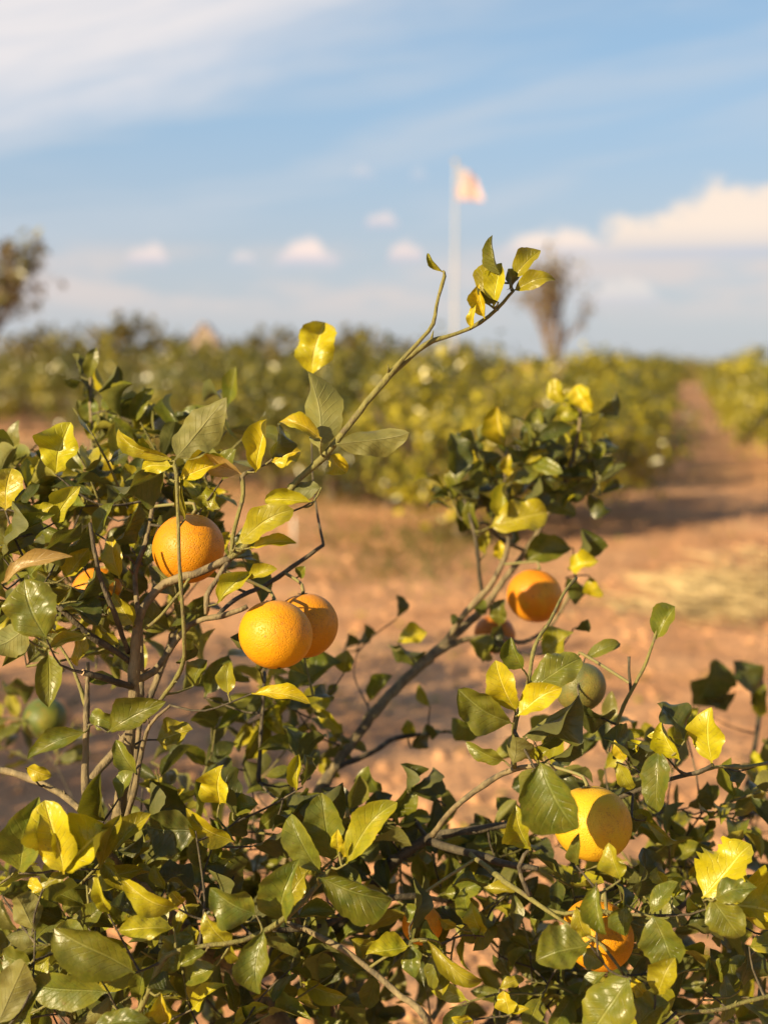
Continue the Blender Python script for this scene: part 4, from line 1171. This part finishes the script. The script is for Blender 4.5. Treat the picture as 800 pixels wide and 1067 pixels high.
# ------------------------------------------------------------------ flag on its pole
FX, FY = (472.5 - 400) / F * 60, 60.0
ftop = EYE + (378 - 178) / F * 60
fl = empty('flagpole', (FX, FY, 0), 'tall pale flagpole with a faded, glare-paled striped flag standing beyond the trees', 'flagpole')
pm = MB()
pm.tube([Vector((FX, FY, z)) for z in np.linspace(-.05, ftop, 12)], [0.085 - 0.004 * k for k in range(12)], 10)
pm.build('pole', M['pole'], fl)
fb = MB()
fb.tube([Vector((FX, FY, ftop + .02 + .2 * (1 - math.cos(t)) / 2)) for t in np.linspace(0, math.pi, 7)], [max(.005, .1 * math.sin(t)) for t in np.linspace(0, math.pi, 7)], 10)
fb.build('finial', M['gold'], fl)
fm = MB()
NX, NZ = 26, 26
FW, FH = 1.75, 1.5
vv, ff, mi_ = [], [], []
for j in range(NZ + 1):
    for i in range(NX + 1):
        u, v = i / NX, j / NZ
        sag = 0.55 * (u ** 1.6)
        z = ftop - 0.12 - v * FH * (1 - .12 * u) - sag * (1 - v * .55)
        vv.append((FX + 0.10 + u * FW * .70 * (0.72 + .28 * v), FY - .02 + .10 * u * math.sin(9 * u + 1.5 * v) + .05 * math.sin(5 * v) * u, z))
for j in range(NZ):
    for i in range(NX):
        ff.append((j * (NX + 1) + i, j * (NX + 1) + i + 1, (j + 1) * (NX + 1) + i + 1, (j + 1) * (NX + 1) + i))
        mi_.append(2 if (i < NX * .4 and j < 14) else (0 if (j // 2) % 2 == 0 else 1))
fm.add(vv, ff)
fm.mi = mi_
fo2 = fm.build('flag', [M['flag_red'], M['flag_white'], M['flag_blue']], fl)

# ------------------------------------------------------------------ small far things
sh = empty('shed', (gx(213, 84)), 'pale tan gabled shed peeking above the far left grove', 'shed')
sx, sy = gx(213, 84)[:2]
wb = MB()
hw_, dp, wh, rh = 0.8, 3.0, 3.0, 4.1
wb.add([(sx - hw_, sy, 0), (sx + hw_, sy, 0), (sx + hw_, sy, wh), (sx, sy, rh), (sx - hw_, sy, wh), (sx - hw_, sy + dp, 0), (sx + hw_, sy + dp, 0), (sx + hw_, sy + dp, wh), (sx, sy + dp, rh), (sx - hw_, sy + dp, wh)],
       [(0, 1, 2, 3, 4), (5, 9, 8, 7, 6), (0, 4, 9, 5), (1, 6, 7, 2)])
wb.build('wall', M['shed_wall'], sh, smooth=False)
rb = MB()
for sgn in (-1, 1):
    a0 = Vector((sx + sgn * (hw_ + .25), sy - .2, wh - .2))
    a1 = Vector((sx, sy - .2, rh + .03))
    dpv = Vector((0, dp + .4, 0))
    t_ = Vector((0, 0, .1))
    q = [a0, a1, a1 + dpv, a0 + dpv]
    rb.add(q + [p + t_ for p in q], [(0, 1, 2, 3), (7, 6, 5, 4), (0, 4, 5, 1), (1, 5, 6, 2), (2, 6, 7, 3), (3, 7, 4, 0)])
rb.build('roof', M['shed_roof'], sh, smooth=False)


def stake(px, y0, y1, wpx, label):
    Y = F * EYE / (y1 - 378.0)
    x = (px - 400.0) / F * Y
    h = (y1 - y0) / F * Y
    r_ = wpx / F * Y / 2
    root = empty('marker_stake', (x, Y, 0), label, 'stake', 'white stakes in the grove')
    mb = MB()
    mb.tube([Vector((x, Y, z)) for z in (-.03, h * .5, h)], [r_] * 3, 10)
    mb.build('pipe', M['white_pipe'], root)
    cp = MB()
    cp.tube([Vector((x, Y, h - .01)), Vector((x, Y, h + r_ * .5)), Vector((x, Y, h + r_ * .9))], [r_ * 1.2, r_ * 1.2, r_ * .5], 10)
    cp.build('cap', M['white_pipe'], root)
stake(45.5, 474, 498, 6, 'thick white pipe stake standing in the soil at far left')
stake(157, 507, 528, 3.5, 'short white stake seen through the leaves above the upper orange')
stake(305, 540, 572, 2.2, 'thin white stake standing under the long shoot left of the path')

# dry straw and weeds lying on the soil
def litter(name, label, spots, mat, ln, cnt, flat, seed):
    r = random.Random(seed)
    mb = MB()
    for (px, py, rx, ry) in spots:
        for _ in range(cnt):
            yy = py + r.gauss(0, ry)
            if yy < 420:
                continue
            Y = F * EYE / (yy - 378.0) * 1.0
            x = (px + r.gauss(0, rx) - 400.0) / F * Y
            a = r.uniform(0, 6.28)
            L = ln * r.uniform(.5, 1.4)
            dz = r.uniform(0, flat)
            b0 = Vector((x, Y, r.uniform(0.0, 0.02)))
            e = Vector((math.cos(a), math.sin(a), dz)) * L
            s = Vector((-math.sin(a), math.cos(a), 0)) * 0.006
            k = r.uniform(.7, 1.2)
            mb.add([b0 - s, b0 + s, b0 + e * .6 + s * .7 + Vector((0, 0, .01)), b0 + e, b0 + e * .6 - s * .7 + Vector((0, 0, .01))], [(0, 1, 2, 3, 4)], 0, None, (0.13 * k, 0.125 * k, 0.03 * k))
    o = mb.build(name, mat, None, smooth=False)
    tag(o, label, name.replace('_', ' '), None, 'stuff')
litter('dry_straw', 'pale dry straw strewn over the soil at right', [(770, 612, 22, 12), (745, 628, 25, 5), (720, 640, 25, 4), (800, 600, 20, 16), (735, 612, 14, 5), (790, 640, 30, 8), (800, 625, 12, 10)], M['straw'], 0.42, 75, 0.12, 2)
litter('weeds', 'low olive weeds in patches on the soil', [(430, 590, 45, 12), (390, 560, 60, 10), (15, 470, 60, 8), (15, 470, 60, 6), (90, 480, 60, 9), (180, 490, 60, 10), (270, 500, 60, 12), (360, 510, 50, 12), (330, 520, 60, 8), (660, 500, 50, 6), (480, 560, 30, 10)], M['crown'], 0.12, 260, 1.2, 3)

# clods of turned soil and fallen leaves on the orchard floor
rc = random.Random(8)
cl = MB()
for _ in range(2600):
    Y = 2.6 + 11 * rc.random() ** 1.4
    x = rc.uniform(-0.36, 0.36) * Y + rc.uniform(-.3, .3)
    if rc.random() < .5:
        x += 0.25 * math.sin(Y * 2)
    r0 = rc.choice((0.012, 0.016, 0.022, 0.03, 0.04)) * rc.uniform(.7, 1.3)
    vs = []
    for (a_, b_, c_) in ((1, 0, 0), (.5, .87, 0), (-.5, .87, 0), (-1, 0, 0), (-.5, -.87, 0), (.5, -.87, 0), (.45, .3, .7), (-.45, .35, .75), (0, -.5, .7)):
        k = r0 * rc.uniform(.7, 1.3)
        vs.append((x + a_ * k, Y + b_ * k, c_ * k * .8 - .003))
    cl.add(vs, [(0, 1, 6), (1, 2, 7, 6), (2, 3, 7), (3, 4, 8, 7), (4, 5, 8), (5, 0, 6, 8), (6, 7, 8)])
tag(cl.build('soil_clods', M['soil'], None, smooth=False), 'loose clods of sandy soil scattered over the bare ground', 'soil clods', None, 'stuff')
fl_ = MB()
for _ in range(420):
    Y = 2.6 + 9 * rc.random() ** 1.3
    x = rc.uniform(-0.36, 0.36) * Y
    a = rc.uniform(0, 6.28)
    b0 = Vector((x, Y, .008))
    leaf_mesh(fl_, b0, b0 + Vector((math.cos(a), math.sin(a), rc.uniform(0, .35))) * .055, .028, rc.choice('ooyYd'), Vector((rc.gauss(0, .4), rc.gauss(0, .4), 1)), .3, .1, .2, 0, 5, 4, 0, rc.randrange(10 ** 6))
tag(fl_.build('fallen_leaves', M['leaf'], None), 'dry yellow and brown leaves fallen on the soil', 'fallen leaves', None, 'stuff')
